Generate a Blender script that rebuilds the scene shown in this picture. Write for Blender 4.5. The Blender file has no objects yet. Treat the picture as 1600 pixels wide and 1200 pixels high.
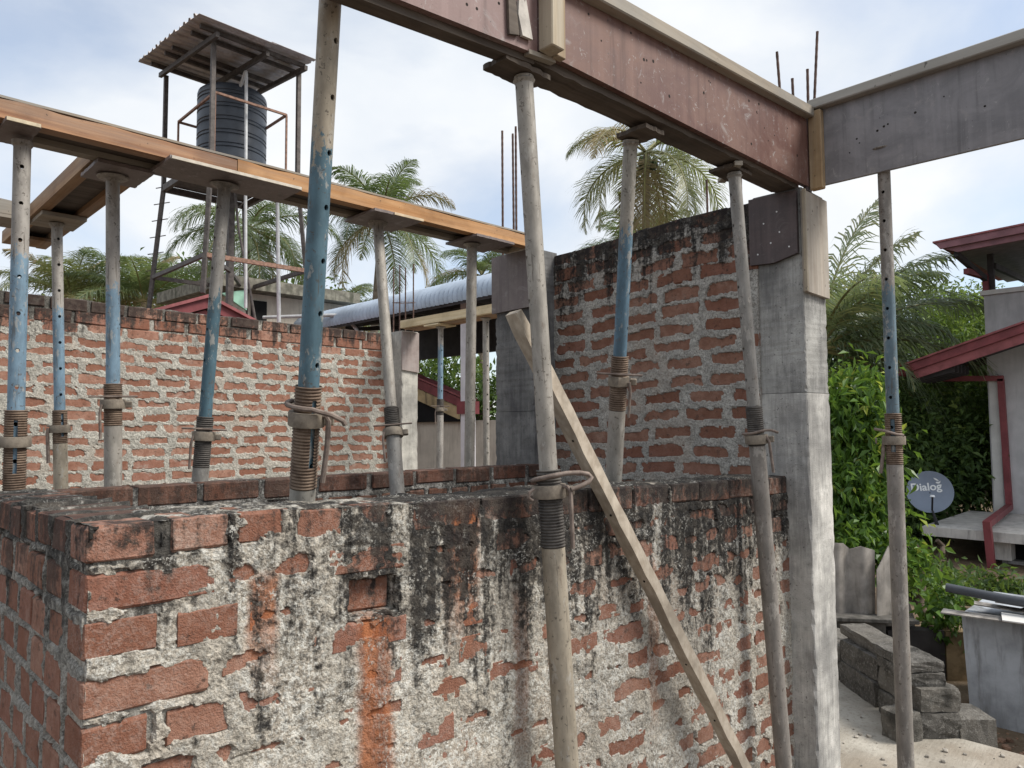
import bpy, math, random
import numpy as np
from mathutils import Vector, Matrix

sc = bpy.context.scene
col = sc.collection
PI = math.pi

# ------------------------------------------------------------------ camera
EYE = Vector((-.345, -1.362, 1.62))
PITCH, ROLL, AZ = math.radians(3.36), math.radians(.35), math.radians(45.4)
fw = Vector((math.cos(AZ) * math.cos(PITCH), math.sin(AZ) * math.cos(PITCH), math.sin(PITCH)))
rt = Vector((math.sin(AZ), -math.cos(AZ), 0))
up = rt.cross(fw)
r2 = rt * math.cos(ROLL) - up * math.sin(ROLL)
u2 = up * math.cos(ROLL) + rt * math.sin(ROLL)
cd = bpy.data.cameras.new('camera')
cam = bpy.data.objects.new('camera', cd)
col.objects.link(cam)
cam.matrix_world = Matrix(((r2.x, u2.x, -fw.x, EYE.x), (r2.y, u2.y, -fw.y, EYE.y), (r2.z, u2.z, -fw.z, EYE.z), (0, 0, 0, 1)))
cd.sensor_width = 36
cd.lens = 36 * 1125 / 1600
cd.clip_start = .05
cd.clip_end = 3000
sc.camera = cam

# ------------------------------------------------------------------ sky and sun
SUN_EL = math.radians(47)
SUN_DIR = Vector((.72, -1.0, 0)).normalized()           # horizontal direction towards the sun
w = bpy.data.worlds.new('World')
sc.world = w
w.use_nodes = True
nt = w.node_tree
nt.nodes.clear()
out = nt.nodes.new('ShaderNodeOutputWorld')
bg = nt.nodes.new('ShaderNodeBackground')
sky = nt.nodes.new('ShaderNodeTexSky')
sky.sky_type = 'NISHITA'
sky.sun_disc = False
sky.sun_elevation = SUN_EL
sky.sun_rotation = math.atan2(SUN_DIR.x, SUN_DIR.y)
sky.air_density = 1.0
sky.dust_density = .7
tc = nt.nodes.new('ShaderNodeTexCoord')
mp = nt.nodes.new('ShaderNodeMapping')
mp.inputs['Scale'].default_value = (1.0, 1.0, 1.7)
mp.inputs['Location'].default_value = (5.2, 4.4, 2.0)
nt.links.new(tc.outputs['Generated'], mp.inputs['Vector'])
n1 = nt.nodes.new('ShaderNodeTexNoise')
n1.inputs['Scale'].default_value = 2.1
n1.inputs['Detail'].default_value = 7
n1.inputs['Roughness'].default_value = .52
n1.inputs['Distortion'].default_value = .35
nt.links.new(mp.outputs[0], n1.inputs['Vector'])
cr = nt.nodes.new('ShaderNodeValToRGB')
cr.color_ramp.elements[0].position = .33
cr.color_ramp.elements[1].position = .56
cr.color_ramp.elements[0].color = (.42, .42, .42, 1)
cr.color_ramp.elements[1].color = (1, 1, 1, 1)
nt.links.new(n1.outputs['Fac'], cr.inputs[0])
n2 = nt.nodes.new('ShaderNodeTexNoise')
n2.inputs['Scale'].default_value = 4.2
n2.inputs['Detail'].default_value = 6
nt.links.new(mp.outputs[0], n2.inputs['Vector'])
cr2 = nt.nodes.new('ShaderNodeValToRGB')
cr2.color_ramp.elements[0].position = .3
cr2.color_ramp.elements[1].position = .72
cr2.color_ramp.elements[0].color = (4.15, 4.5, 4.95, 1)
cr2.color_ramp.elements[1].color = (5.3, 5.4, 5.5, 1)
nt.links.new(n2.outputs['Fac'], cr2.inputs[0])
mx = nt.nodes.new('ShaderNodeMix')
mx.data_type = 'RGBA'
nt.links.new(cr.outputs[0], mx.inputs['Factor'])
nt.links.new(sky.outputs[0], mx.inputs['A'])
nt.links.new(cr2.outputs[0], mx.inputs['B'])
nt.links.new(mx.outputs['Result'], bg.inputs['Color'])
bg.inputs['Strength'].default_value = .12
nt.links.new(bg.outputs[0], out.inputs[0])

sl = bpy.data.lights.new('sun', 'SUN')
sl.energy = 2.9
sl.angle = math.radians(22)
sl.color = (1, .95, .87)
so = bpy.data.objects.new('sun', sl)
col.objects.link(so)
sd = Vector((SUN_DIR.x * math.cos(SUN_EL), SUN_DIR.y * math.cos(SUN_EL), math.sin(SUN_EL)))
so.rotation_euler = sd.to_track_quat('Z', 'Y').to_euler()
so.location = (0, 0, 30)

sc.view_settings.view_transform = 'Standard'
sc.view_settings.look = 'None'
sc.view_settings.gamma = 1
sc.view_settings.use_curve_mapping = False
sc.view_settings.exposure = 0.66

# ------------------------------------------------------------------ material helpers
class N:
    """small wrapper round a material's node tree"""
    def __init__(s, name):
        s.m = bpy.data.materials.new(name)
        s.m.use_nodes = True
        s.t = s.m.node_tree
        s.b = s.t.nodes['Principled BSDF']
        s.b.inputs['Roughness'].default_value = .85
        s.b.inputs['Specular IOR Level'].default_value = .25
        s._pos = None
    def new(s, k): return s.t.nodes.new(k)
    def link(s, a, b): s.t.links.new(a, b)
    def put(s, sock, v):
        if hasattr(v, 'links'): s.link(v, sock)
        elif isinstance(v, (tuple, list)) and len(v) == 3 and sock.type == 'RGBA': sock.default_value = (*v, 1)
        else: sock.default_value = v
    @property
    def pos(s):
        if s._pos is None: s._pos = s.new('ShaderNodeNewGeometry').outputs['Position']
        return s._pos
    def obj(s): return s.new('ShaderNodeTexCoord').outputs['Object']
    def scale(s, v, xyz, loc=(0, 0, 0)):
        m = s.new('ShaderNodeMapping'); s.put(m.inputs['Vector'], v)
        m.inputs['Scale'].default_value = xyz; m.inputs['Location'].default_value = loc
        return m.outputs[0]
    def noise(s, v, sc_, det=4, rough=.55, dist=0):
        n = s.new('ShaderNodeTexNoise'); s.put(n.inputs['Vector'], v)
        n.inputs['Scale'].default_value = sc_; n.inputs['Detail'].default_value = det
        n.inputs['Roughness'].default_value = rough; n.inputs['Distortion'].default_value = dist
        return n.outputs['Fac']
    def rng(s, v, a, b, c=0., d=1.):
        n = s.new('ShaderNodeMapRange'); n.interpolation_type = 'SMOOTHSTEP'
        s.put(n.inputs['Value'], v)
        for i, q in zip(('From Min', 'From Max', 'To Min', 'To Max'), (a, b, c, d)): n.inputs[i].default_value = q
        return n.outputs['Result']
    def math(s, op, a, b=0., c=0.):
        n = s.new('ShaderNodeMath'); n.operation = op
        s.put(n.inputs[0], a); s.put(n.inputs[1], b); s.put(n.inputs[2], c)
        return n.outputs[0]
    def mix(s, f, a, b, mode='MIX'):
        n = s.new('ShaderNodeMix'); n.data_type = 'RGBA'; n.blend_type = mode
        s.put(n.inputs['Factor'], f); s.put(n.inputs['A'], a); s.put(n.inputs['B'], b)
        return n.outputs['Result']
    def xyz(s, v=None):
        n = s.new('ShaderNodeSeparateXYZ'); s.put(n.inputs[0], v if v is not None else s.pos)
        return n.outputs
    def rand(s): return s.new('ShaderNodeObjectInfo').outputs['Random']
    def attr(s, a):
        n = s.new('ShaderNodeAttribute'); n.attribute_name = a
        return n.outputs['Fac']
    def col(s, c): s.put(s.b.inputs['Base Color'], c)
    def rough(s, r): s.put(s.b.inputs['Roughness'], r)
    def metal(s, r): s.put(s.b.inputs['Metallic'], r)
    def bump(s, h, st=.5, d=.01):
        n = s.new('ShaderNodeBump'); s.put(n.inputs['Height'], h)
        n.inputs['Strength'].default_value = st; n.inputs['Distance'].default_value = d
        s.link(n.outputs[0], s.b.inputs['Normal'])

def plain(name, c, rough=.7, var=.25, sc_=6, bump=.2, metal=0, dirt=None):
    m = N(name)
    f = m.noise(m.pos, sc_, 6, .6)
    c2 = m.mix(m.rng(f, .3, .7), tuple(x * (1 - var) for x in c), tuple(min(1, x * (1 + var * .6)) for x in c))
    if dirt:
        st = m.noise(m.scale(m.pos, (5, 5, .7)), 2.2, 6, .65)
        c2 = m.mix(m.rng(st, .48, .72, 0, .8), c2, dirt)
    m.col(c2); m.rough(rough); m.metal(metal)
    m.bump(m.noise(m.pos, sc_ * 9, 4, .6), bump, .004)
    return m.m

def wood(name, c1, c2, axis='X', grey=0., scale=1.):
    """sawn timber, grain along one world axis"""
    m = N(name)
    k = {'X': (1.2, 28, 28), 'Y': (28, 1.2, 28), 'Z': (28, 28, 1.2)}[axis]
    g = m.noise(m.scale(m.pos, tuple(q * scale for q in k)), 1.6, 7, .62, .4)
    c = m.mix(m.rng(g, .32, .68), c1, c2)
    b = m.noise(m.pos, 3.1, 5, .6)
    c = m.mix(m.rng(b, .45, .68, 0, .75), c, (.20, .19, .175) if grey > .5 else tuple(x * .62 for x in c1))
    if grey:
        d = m.noise(m.scale(m.pos, tuple(q * .35 for q in k)), 2.3, 6, .7)
        c = m.mix(m.rng(d, .36, .66, .1 * grey, grey), c, (.33, .315, .285))
    sp = m.noise(m.pos, 55, 2, .5)
    c = m.mix(m.rng(sp, .70, .76, 0, .7), c, (.05, .045, .04))
    m.col(c); m.rough(.82)
    m.bump(g, .35, .004)
    return m.m

def stained(m, c, ztop, depth, mold=.8, lich=.5, seed=0., streaks=(), xg=None, lo=.80):
    """weathering shared by the bricks and the mortar of one wall: black mould below the coping, lichen, brick-dust runs"""
    p = m.pos
    x = m.xyz()
    z = x[2]
    if lich:
        l = m.math('ADD', m.math('MULTIPLY', m.noise(p, 75, 5, .75), .6), m.math('MULTIPLY', m.noise(p, 170, 3, .7), .4))
        la = m.noise(m.scale(p, (1, 1, 1), (seed, 2, 1)), 5, 4, .6)
        f = m.math('MULTIPLY', m.rng(l, .485, .545), m.rng(la, .36, .58))
        c = m.mix(m.math('MULTIPLY', f, lich), c, (.66, .65, .60))
    if streaks:
        wob = m.noise(m.scale(p, (3, 3, 5)), 2.4, 4, .6)
        xx = m.math('ADD', x[0], m.math('MULTIPLY', m.math('SUBTRACT', wob, .5), .05))
        run = m.noise(m.scale(p, (40, 40, 3)), 1.0, 5, .6)
        gran = m.noise(p, 95, 3, .7)
        for x0, wd, za, zb, st in streaks:
            dx = m.math('ABSOLUTE', m.math('SUBTRACT', xx, x0))
            a = m.rng(dx, wd * .55, wd * 1.2, 1, 0)
            v = m.math('MULTIPLY', m.rng(z, za + .005, za - .03), m.rng(z, zb - .02, zb + .22))
            f = m.math('MULTIPLY', m.math('MULTIPLY', a, v), m.rng(m.math('ADD', m.math('MULTIPLY', run, .6), m.math('MULTIPLY', gran, .4)), .34, .50, .55, 1))
            c = m.mix(m.math('MULTIPLY', f, st * .9), c, m.mix(m.rng(run, .35, .65), (.20, .058, .020), (.38, .14, .058)))
    big = m.noise(m.scale(p, (1, 1, .55), (seed, seed * 2, 0)), 4.2, 6, .62)
    fine = m.noise(p, 48, 5, .75)
    run2 = m.noise(m.scale(p, (13, 13, 1.0), (seed, 0, 0)), 1.6, 6, .62)
    grad = m.math('MULTIPLY', m.math('SUBTRACT', z, ztop - depth), 1. / depth)
    s_ = m.math('ADD', m.math('MULTIPLY', grad, .25), m.math('ADD', m.math('MULTIPLY', big, .5), m.math('ADD', m.math('MULTIPLY', run2, .75), m.math('MULTIPLY', fine, .6))))
    if xg: s_ = m.math('ADD', s_, m.rng(x[0], xg[0], xg[1], xg[2], xg[3]))
    f = m.rng(s_, 1.0, 1.17, 0, mold)
    c = m.mix(f, c, m.mix(m.rng(m.noise(p, 30, 4, .7), .42, .6), (.018, .017, .017), (.050, .044, .038)))
    if lich:
        sp = m.math('MULTIPLY', m.rng(m.noise(p, 110, 4, .75), .555, .60), m.rng(m.noise(m.scale(p, (1, 1, 1), (seed, 7, 3)), 8, 4, .6), .45, .6))
        c = m.mix(m.math('MULTIPLY', sp, min(1, lich)), c, (.50, .49, .45))
    return c

def brick_mat(name, ztop, depth, mold, lich, seed, streaks=(), dark=1., xg=None, dust=.25):
    m = N(name)
    r = m.rand()
    k = dark
    c = m.mix(m.rng(r, .0, 1.), (.235 * k, .112 * k, .075 * k), (.355 * k, .205 * k, .15 * k))
    c = m.mix(m.rng(m.math('FRACT', m.math('MULTIPLY', r, 7.3)), .72, .95, 0, .55), c, (.25 * k, .11 * k, .08 * k))
    f = m.noise(m.pos, 22, 6, .65)
    c = m.mix(m.rng(f, .3, .75, .65, 0), c, (.16 * k, .06 * k, .035 * k))
    c = m.mix(m.rng(m.noise(m.pos, 34, 6, .75), .56, .66, 0, .75), c, (.045, .03, .024))
    g = m.noise(m.pos, 9, 5, .7)
    c = m.mix(m.rng(g, .55, .75, 0, dust), c, (.42, .36, .31))
    c = stained(m, c, ztop, depth, mold, lich * .18, seed, streaks, xg)
    m.col(c); m.rough(.92)
    m.bump(m.math('ADD', m.noise(m.pos, 60, 6, .7), m.noise(m.pos, 260, 3, .6)), .65, .006)
    return m.m

def mortar_mat(name, c0, ztop, depth, mold, lich, seed, streaks=(), xg=None):
    m = N(name)
    f = m.noise(m.pos, 13, 7, .68)
    c = m.mix(m.rng(f, .3, .72), tuple(q * .66 for q in c0), tuple(q * 1.12 for q in c0))
    g = m.noise(m.pos, 120, 4, .75)
    c = m.mix(m.rng(g, .40, .58, .8, 0), c, tuple(q * .34 for q in c0))
    c = m.mix(m.rng(m.noise(m.pos, 62, 5, .8), .58, .65, 0, .42), c, (.04, .038, .035))
    h = m.noise(m.pos, 3.3, 4, .6)
    c = m.mix(m.rng(h, .5, .72, 0, .4), c, (.40, .31, .24))
    c = stained(m, c, ztop, depth, mold, lich, seed, streaks, xg)
    m.col(c); m.rough(.95)
    m.bump(m.math('ADD', m.noise(m.pos, 75, 6, .75), m.math('MULTIPLY', m.noise(m.pos, 230, 3, .7), .7)), .9, .008)
    return m.m

# ------------------------------------------------------------------ mesh helpers
def link(name, me, mat=None, parent=None, loc=None):
    o = bpy.data.objects.new(name, me)
    col.objects.link(o)
    if mat is not None and me is not None and not me.materials: me.materials.append(mat)
    if parent is not None: o.parent = parent
    if loc is not None: o.location = loc
    return o

def mesh_np(name, V, F, smooth=False):
    """V (n,3) array, F list of arrays of faces with equal corner count"""
    me = bpy.data.meshes.new(name)
    V = np.asarray(V, np.float32)
    if not isinstance(F, (list, tuple)): F = [F]
    F = [np.asarray(f, np.int32) for f in F if len(f)]
    nl = sum(f.size for f in F); nf = sum(len(f) for f in F)
    me.vertices.add(len(V)); me.vertices.foreach_set('co', V.ravel())
    me.loops.add(nl); me.polygons.add(nf)
    me.loops.foreach_set('vertex_index', np.concatenate([f.ravel() for f in F]))
    tot = np.concatenate([np.full(len(f), f.shape[1], np.int32) for f in F])
    st = np.concatenate([[0], np.cumsum(tot)[:-1]]).astype(np.int32)
    me.polygons.foreach_set('loop_start', st)
    me.polygons.foreach_set('use_smooth', np.full(nf, smooth))
    me.update(calc_edges=True)
    me.validate()
    return me

def setattr_pts(me, name, vals):
    a = me.attributes.new(name, 'FLOAT', 'POINT')
    a.data.foreach_set('value', np.asarray(vals, np.float32))

class MB:
    """collects shapes in world coordinates, builds them as one mesh relative to its thing's base"""
    def __init__(s): s.v = []; s.f = []
    def add(s, V, F):
        k = len(s.v)
        s.v.extend([tuple(map(float, q)) for q in V]); s.f.extend([tuple(i + k for i in g) for g in F])
        return s
    def box(s, a, b, ch=0.):
        a = [min(p, q) for p, q in zip(a, b)] if True else a
        b = [max(p, q) for p, q in zip(a, b)]
        return s.frame(Vector(((a[0] + b[0]) / 2, (a[1] + b[1]) / 2, (a[2] + b[2]) / 2)), Vector((1, 0, 0)), Vector((0, 1, 0)), Vector((0, 0, 1)), ((b[0] - a[0]) / 2, (b[1] - a[1]) / 2, (b[2] - a[2]) / 2), ch)
    def frame(s, c, ex, ey, ez, h, ch=0.):
        V, F = chamfer_box(h, ch)
        return s.add([c + ex * q[0] + ey * q[1] + ez * q[2] for q in V], F)
    def bar(s, p, q, wx, wy, upv=Vector((0, 0, 1)), ch=0.):
        p, q = Vector(p), Vector(q)
        ez = (q - p).normalized()
        ex = upv.cross(ez)
        if ex.length < 1e-4: ex = Vector((1, 0, 0)).cross(ez)
        ex.normalize(); ey = ez.cross(ex)
        return s.frame((p + q) / 2, ex, ey, ez, (wx / 2, wy / 2, (q - p).length / 2), ch)
    def tube(s, pts, r, n=10, cap=True):
        pts = [Vector(p) for p in pts]
        rr = r if isinstance(r, (list, tuple)) else [r] * len(pts)
        V = []; F = []
        prev = None
        for i, p in enumerate(pts):
            t = (pts[min(i + 1, len(pts) - 1)] - pts[max(i - 1, 0)]).normalized()
            if prev is None:
                a = Vector((0, 0, 1)) if abs(t.z) < .9 else Vector((1, 0, 0))
                ex = a.cross(t).normalized()
            else:
                ex = (prev - t * prev.dot(t)).normalized()
            prev = ex
            ey = t.cross(ex)
            for k in range(n):
                an = 2 * PI * k / n
                V.append(p + (ex * math.cos(an) + ey * math.sin(an)) * rr[i])
        for i in range(len(pts) - 1):
            for k in range(n):
                a = i * n + k; b = i * n + (k + 1) % n
                F.append((a, b, b + n, a + n))
        if cap:
            F.append(tuple(range(n - 1, -1, -1))); F.append(tuple(range((len(pts) - 1) * n, len(pts) * n)))
        return s.add(V, F)
    def prism(s, poly, off):
        """planar polygon extruded by a vector"""
        k = len(poly); off = Vector(off)
        P = [Vector(p) for p in poly]
        V = P + [p + off for p in P]
        F = [tuple(range(k - 1, -1, -1)), tuple(range(k, 2 * k))] + [(i, (i + 1) % k, k + (i + 1) % k, k + i) for i in range(k)]
        return s.add(V, F)
    def build(s, name, mat, parent=None, smooth=False, base=None):
        o = Vector(base) if base is not None else (wloc(parent) if parent is not None else Vector((0, 0, 0)))
        me = bpy.data.meshes.new(name)
        me.from_pydata([(q[0] - o.x, q[1] - o.y, q[2] - o.z) for q in s.v], [], s.f)
        if smooth:
            me.polygons.foreach_set('use_smooth', [True] * len(me.polygons))
            me.set_sharp_from_angle(angle=math.radians(40))
        me.update()
        ob = link(name, me, mat, parent)
        if parent is None: ob.location = o
        return ob

def wloc(o):
    v = Vector((0, 0, 0))
    while o is not None:
        v = v + Vector(o.location); o = o.parent
    return v

def chamfer_box(h, c):
    x, y, z = h
    if c <= 0:
        V = [(sx * x, sy * y, sz * z) for sx in (-1, 1) for sy in (-1, 1) for sz in (-1, 1)]
        return V, [(0, 1, 3, 2), (4, 6, 7, 5), (0, 4, 5, 1), (2, 3, 7, 6), (0, 2, 6, 4), (1, 5, 7, 3)]
    V = []; idx = {}
    for sx in (-1, 1):
        for sy in (-1, 1):
            for sz in (-1, 1):
                for ax in range(3):
                    d = [x - c, y - c, z - c]; d[ax] = (x, y, z)[ax]
                    idx[(sx, sy, sz, ax)] = len(V); V.append((sx * d[0], sy * d[1], sz * d[2]))
    F = []
    S = (-1, 1)
    g = lambda a, b, c_, k: idx[(a, b, c_, k)]
    for q in S:
        f = [g(q, -1, -1, 0), g(q, 1, -1, 0), g(q, 1, 1, 0), g(q, -1, 1, 0)]; F.append(tuple(f if q > 0 else f[::-1]))
        f = [g(-1, q, -1, 1), g(-1, q, 1, 1), g(1, q, 1, 1), g(1, q, -1, 1)]; F.append(tuple(f if q > 0 else f[::-1]))
        f = [g(-1, -1, q, 2), g(1, -1, q, 2), g(1, 1, q, 2), g(-1, 1, q, 2)]; F.append(tuple(f if q > 0 else f[::-1]))
    for a in S:
        for b in S:
            F.append((g(-1, a, b, 1), g(1, a, b, 1), g(1, a, b, 2), g(-1, a, b, 2)))
            F.append((g(a, -1, b, 0), g(a, 1, b, 0), g(a, 1, b, 2), g(a, -1, b, 2)))
            F.append((g(a, b, -1, 0), g(a, b, 1, 0), g(a, b, 1, 1), g(a, b, -1, 1)))
            for d in S: F.append((g(a, b, d, 0), g(a, b, d, 1), g(a, b, d, 2)))
    return V, F

def tag(o, label, cat, group=None):
    o['label'] = label; o['category'] = cat
    if group: o['group'] = group
    return o
def thing(name, label, cat, loc, group=None):
    o = bpy.data.objects.new(name, None)
    o.empty_display_size = .2
    col.objects.link(o); o.location = loc
    o['kind'] = 'thing'
    return tag(o, label, cat, group)
def kind(o, k): o['kind'] = k; return o

# value noise on numpy arrays
def _h(ix, iy, seed):
    n = (ix * 374761393 + iy * 668265263 + seed * 974634777) & 0xffffffff
    n = ((n ^ (n >> 13)) * 1274126177) & 0xffffffff
    return ((n ^ (n >> 16)) & 0xffffff) / float(0xffffff)
def vnoise(x, y, seed=0):
    ix = np.floor(x).astype(np.int64); iy = np.floor(y).astype(np.int64)
    fx = x - ix; fy = y - iy
    fx = fx * fx * (3 - 2 * fx); fy = fy * fy * (3 - 2 * fy)
    a = _h(ix, iy, seed); b = _h(ix + 1, iy, seed); c = _h(ix, iy + 1, seed); d = _h(ix + 1, iy + 1, seed)
    return (a + (b - a) * fx) * (1 - fy) + (c + (d - c) * fx) * fy
def fbm(x, y, seed=0, o=4, g=.5):
    r = 0; a = 1; t = 0
    for i in range(o):
        r = r + a * (vnoise(x, y, seed + i * 17) - .5); t += a; a *= g; x = x * 2.03 + 3.1; y = y * 2.03 + 1.7
    return r / t * 2          # about -1..1
def sstep(x, a, b):
    t = np.clip((x - a) / (b - a), 0, 1)
    return t * t * (3 - 2 * t)

# ------------------------------------------------------------------ ground
def soil_mat():
    m = N('soil')
    f = m.noise(m.pos, 2.5, 8, .65)
    c = m.mix(m.rng(f, .3, .7), (.10, .065, .04), (.20, .15, .10))
    c = m.mix(m.rng(m.noise(m.pos, 35, 4, .7), .55, .7, 0, .6), c, (.30, .25, .19))
    m.col(c); m.rough(.95); m.bump(m.noise(m.pos, 20, 7, .7), .8, .03)
    return m.m
def slab_mat():
    m = N('rough_concrete')
    f = m.noise(m.pos, 3.2, 8, .62)
    c = m.mix(m.rng(f, .3, .7), (.27, .245, .205), (.46, .43, .375))
    c = m.mix(m.rng(m.noise(m.pos, 40, 5, .7), .5, .68, 0, .6), c, (.20, .175, .145))
    c = m.mix(m.rng(m.noise(m.pos, 1.1, 4, .5), .48, .62, 0, .6), c, (.25, .20, .15))
    m.col(c); m.rough(.93); m.bump(m.noise(m.scale(m.pos, (6, 30, 10)), 1.5, 6, .7), .6, .012)
    return m.m
b = MB(); b.box((-900, -900, -.75), (900, 900, -.35))
kind(b.build('ground', soil_mat()), 'structure')
b = MB(); b.prism([(2.86, -10, -.5), (3.97, -10, -.5), (3.97, -.22, -.5), (4.75, .62, -.5), (5.4, 1.2, -.5), (5.4, 2.6, -.5), (3.9, 2.6, -.5), (3.9, 4.6, -.5), (2.86, 4.6, -.5)], (0, 0, .5))
kind(b.build('concrete_apron', slab_mat()), 'structure')
b = MB(); b.box((-12, -10, -.5), (2.858, 4.6, -.001))
kind(b.build('earth_floor', plain('trodden_earth_floor', (.115, .085, .06), .95, .35, 3, .5)), 'structure')

# ------------------------------------------------------------------ brick walls
random.seed(4)
BRICKS = {}
def brick_mesh(kindname, dims, mat, k):
    key = (kindname, k)
    if key not in BRICKS:
        rnd = random.Random(hash(key) % 9999 if False else 31 * k + len(kindname))
        V, F = chamfer_box([d / 2 for d in dims], .005)
        V = [(x + rnd.uniform(-.0025, .0025), y + rnd.uniform(-.0015, .0015), z + rnd.uniform(-.002, .002)) for x, y, z in V]
        me = bpy.data.meshes.new('brick'); me.from_pydata(V, [], F); me.update(); me.materials.append(mat)
        BRICKS[key] = me
    return BRICKS[key]

def brick_wall(label, o, ud, nd, ugrid, ds, H, top, thick, bricks, bm, mm, seed, hi=.003, smear=None, wob=.011, dims=(.215, .1, .063), clean=0, topbare=None, matkey='a', lump=1., name='brick_wall', group=None):
    """a wall whose mortar skin really swells over the edges of its bricks.
    o: world origin of the face on plan, ud: direction along the wall, nd: outward normal, top(u): height of the coping,
    bricks: list of dicts u0,u1,s0,s1 (s measured down from the top), own (object built here), rec (recess), lift"""
    ud = np.array(ud, float); nd = np.array(nd, float)
    base = Vector((o[0] + ud[0] * ugrid[0], o[1] + ud[1] * ugrid[0], 0))
    w_ = thing(name, label, 'wall', base, group)
    u = np.asarray(ugrid); s = np.arange(0, H + ds * .5, ds)
    U, S = np.meshgrid(u, s)
    I = np.full(U.shape, -.02)
    REC = np.zeros(U.shape)
    for q in bricks:
        i0 = max(0, np.searchsorted(u, q['u0'] - .03)); i1 = min(len(u), np.searchsorted(u, q['u1'] + .03) + 1)
        j0 = max(0, int((q['s0'] - .03) / ds)); j1 = min(len(s), int((q['s1'] + .03) / ds) + 2)
        if i1 <= i0 or j1 <= j0: continue
        uu = U[j0:j1, i0:i1]; ss = S[j0:j1, i0:i1]
        d = np.minimum(np.minimum(uu - q['u0'], q['u1'] - uu), np.minimum(ss - q['s0'] if q['s0'] > .006 else ss + .02, q['s1'] - ss))
        I[j0:j1, i0:i1] = np.maximum(I[j0:j1, i0:i1], d)
        if q.get('rec', 0): REC[j0:j1, i0:i1] = np.where(d > -.004, q['rec'], REC[j0:j1, i0:i1])
    Z = S
    nz = fbm(U * 26, Z * 34, seed, 4, .6) * wob
    sm = smear(U, S) if smear is not None else 0
    cl = sstep(S, clean - .01, clean + .015) if clean else 1.
    inn = sstep(I + nz * (.35 + .65 * cl) - sm * cl, -.001, .0065)
    skin = hi + fbm(U * 14, Z * 14, seed + 5, 4, .62) * .0055 * lump + fbm(U * 60, Z * 60, seed + 9, 3, .65) * .0036
    skin = skin * cl + (1 - cl) * (-.006 + fbm(U * 30, Z * 30, seed + 3, 3) * .003)
    d = skin * (1 - inn) + (-.012 - REC) * inn
    T = np.array([top(x) for x in u])
    edge = fbm(u * 9, u * 0 + seed, seed + 2, 4) * .006
    Zw = T[None, :] + edge[None, :] * np.exp(-S * 25) - S
    X = o[0] + U * ud[0] + d * nd[0]; Y = o[1] + U * ud[1] + d * nd[1]
    nu, ns = len(u), len(s)
    V = [np.stack([X, Y, Zw], -1).reshape(-1, 3)]
    idx = np.arange(nu * ns).reshape(ns, nu)
    flip = (ud[0] * nd[1] - ud[1] * nd[0]) > 0     # face winding so the normal points out
    def quads(ix):
        q = np.stack([ix[:-1, :-1], ix[1:, :-1], ix[1:, 1:], ix[:-1, 1:]], -1).reshape(-1, 4)
        return q[:, ::-1] if flip else q
    F = [quads(idx)]
    # coping: strips running back from the front edge
    nt_ = 7
    tt = np.linspace(0, thick, nt_)
    rows = [idx[0]]
    k = nu * ns
    tb = topbare if topbare is not None else (lambda uu, tt_: np.ones_like(uu))
    for j in range(1, nt_):
        zz = T + edge + (fbm(u * 22, u * 0 + tt[j] * 22, seed + 7, 4, .6) * .008 + .003) * tb(u, u * 0 + tt[j]) - (1 - tb(u, u * 0 + tt[j])) * .007
        V.append(np.stack([o[0] + u * ud[0] - tt[j] * nd[0], o[1] + u * ud[1] - tt[j] * nd[1], zz], -1))
        rows.append(np.arange(k, k + nu)); k += nu
    R = np.stack(rows)[::-1]
    F.append(quads(R))
    # back, ends
    V.append(np.stack([o[0] + u * ud[0] - thick * nd[0], o[1] + u * ud[1] - thick * nd[1], T - H], -1))
    bk = np.arange(k, k + nu); k += nu
    F.append(quads(np.stack([bk, rows[-1]])))
    for e in (0, nu - 1):
        loop = [int(q) for q in idx[:, e]] + [int(bk[e])] + [int(r[e]) for r in rows[:0:-1]]
        F.append(np.array([loop if (e == 0) != flip else loop[::-1]]))
    V = np.concatenate(V) - np.array(base)
    mo = link('mortar', mesh_np('mortar', V, F, False), mm, w_)
    ang = math.atan2(ud[1], ud[0])
    n = 0
    for q in bricks:
        if not q.get('own', 1): continue
        L = q['u1'] - q['u0']; hh = q['s1'] - q['s0']; uc = (q['u0'] + q['u1']) / 2
        dm = (L + .002, q.get('dep', dims[1]), hh + .002)
        me = brick_mesh(q['mk'][0], dims, q['mk'][1], n % 7) if 'mk' in q else brick_mesh(matkey, dims, bm, n % 7)
        n += 1
        z = top(uc) - (q['s0'] + q['s1']) / 2
        out_ = -q.get('rec', 0) + q.get('lift', 0)
        cpos = np.array([o[0], o[1]]) + ud[:2] * uc + nd[:2] * (out_ - dm[1] / 2)
        ob = bpy.data.objects.new('brick', me)
        col.objects.link(ob); ob.parent = w_
        ob.location = Vector((cpos[0], cpos[1], z)) - base
        slope = math.atan2(top(q['u1']) - top(q['u0']), L)
        ob.rotation_euler = (random.uniform(-.012, .012), -slope + random.uniform(-.01, .01), ang + random.uniform(-.008, .008))
        ob.scale = (dm[0] / dims[0], dm[1] / dims[1], dm[2] / dims[2])
    return w_

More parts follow.
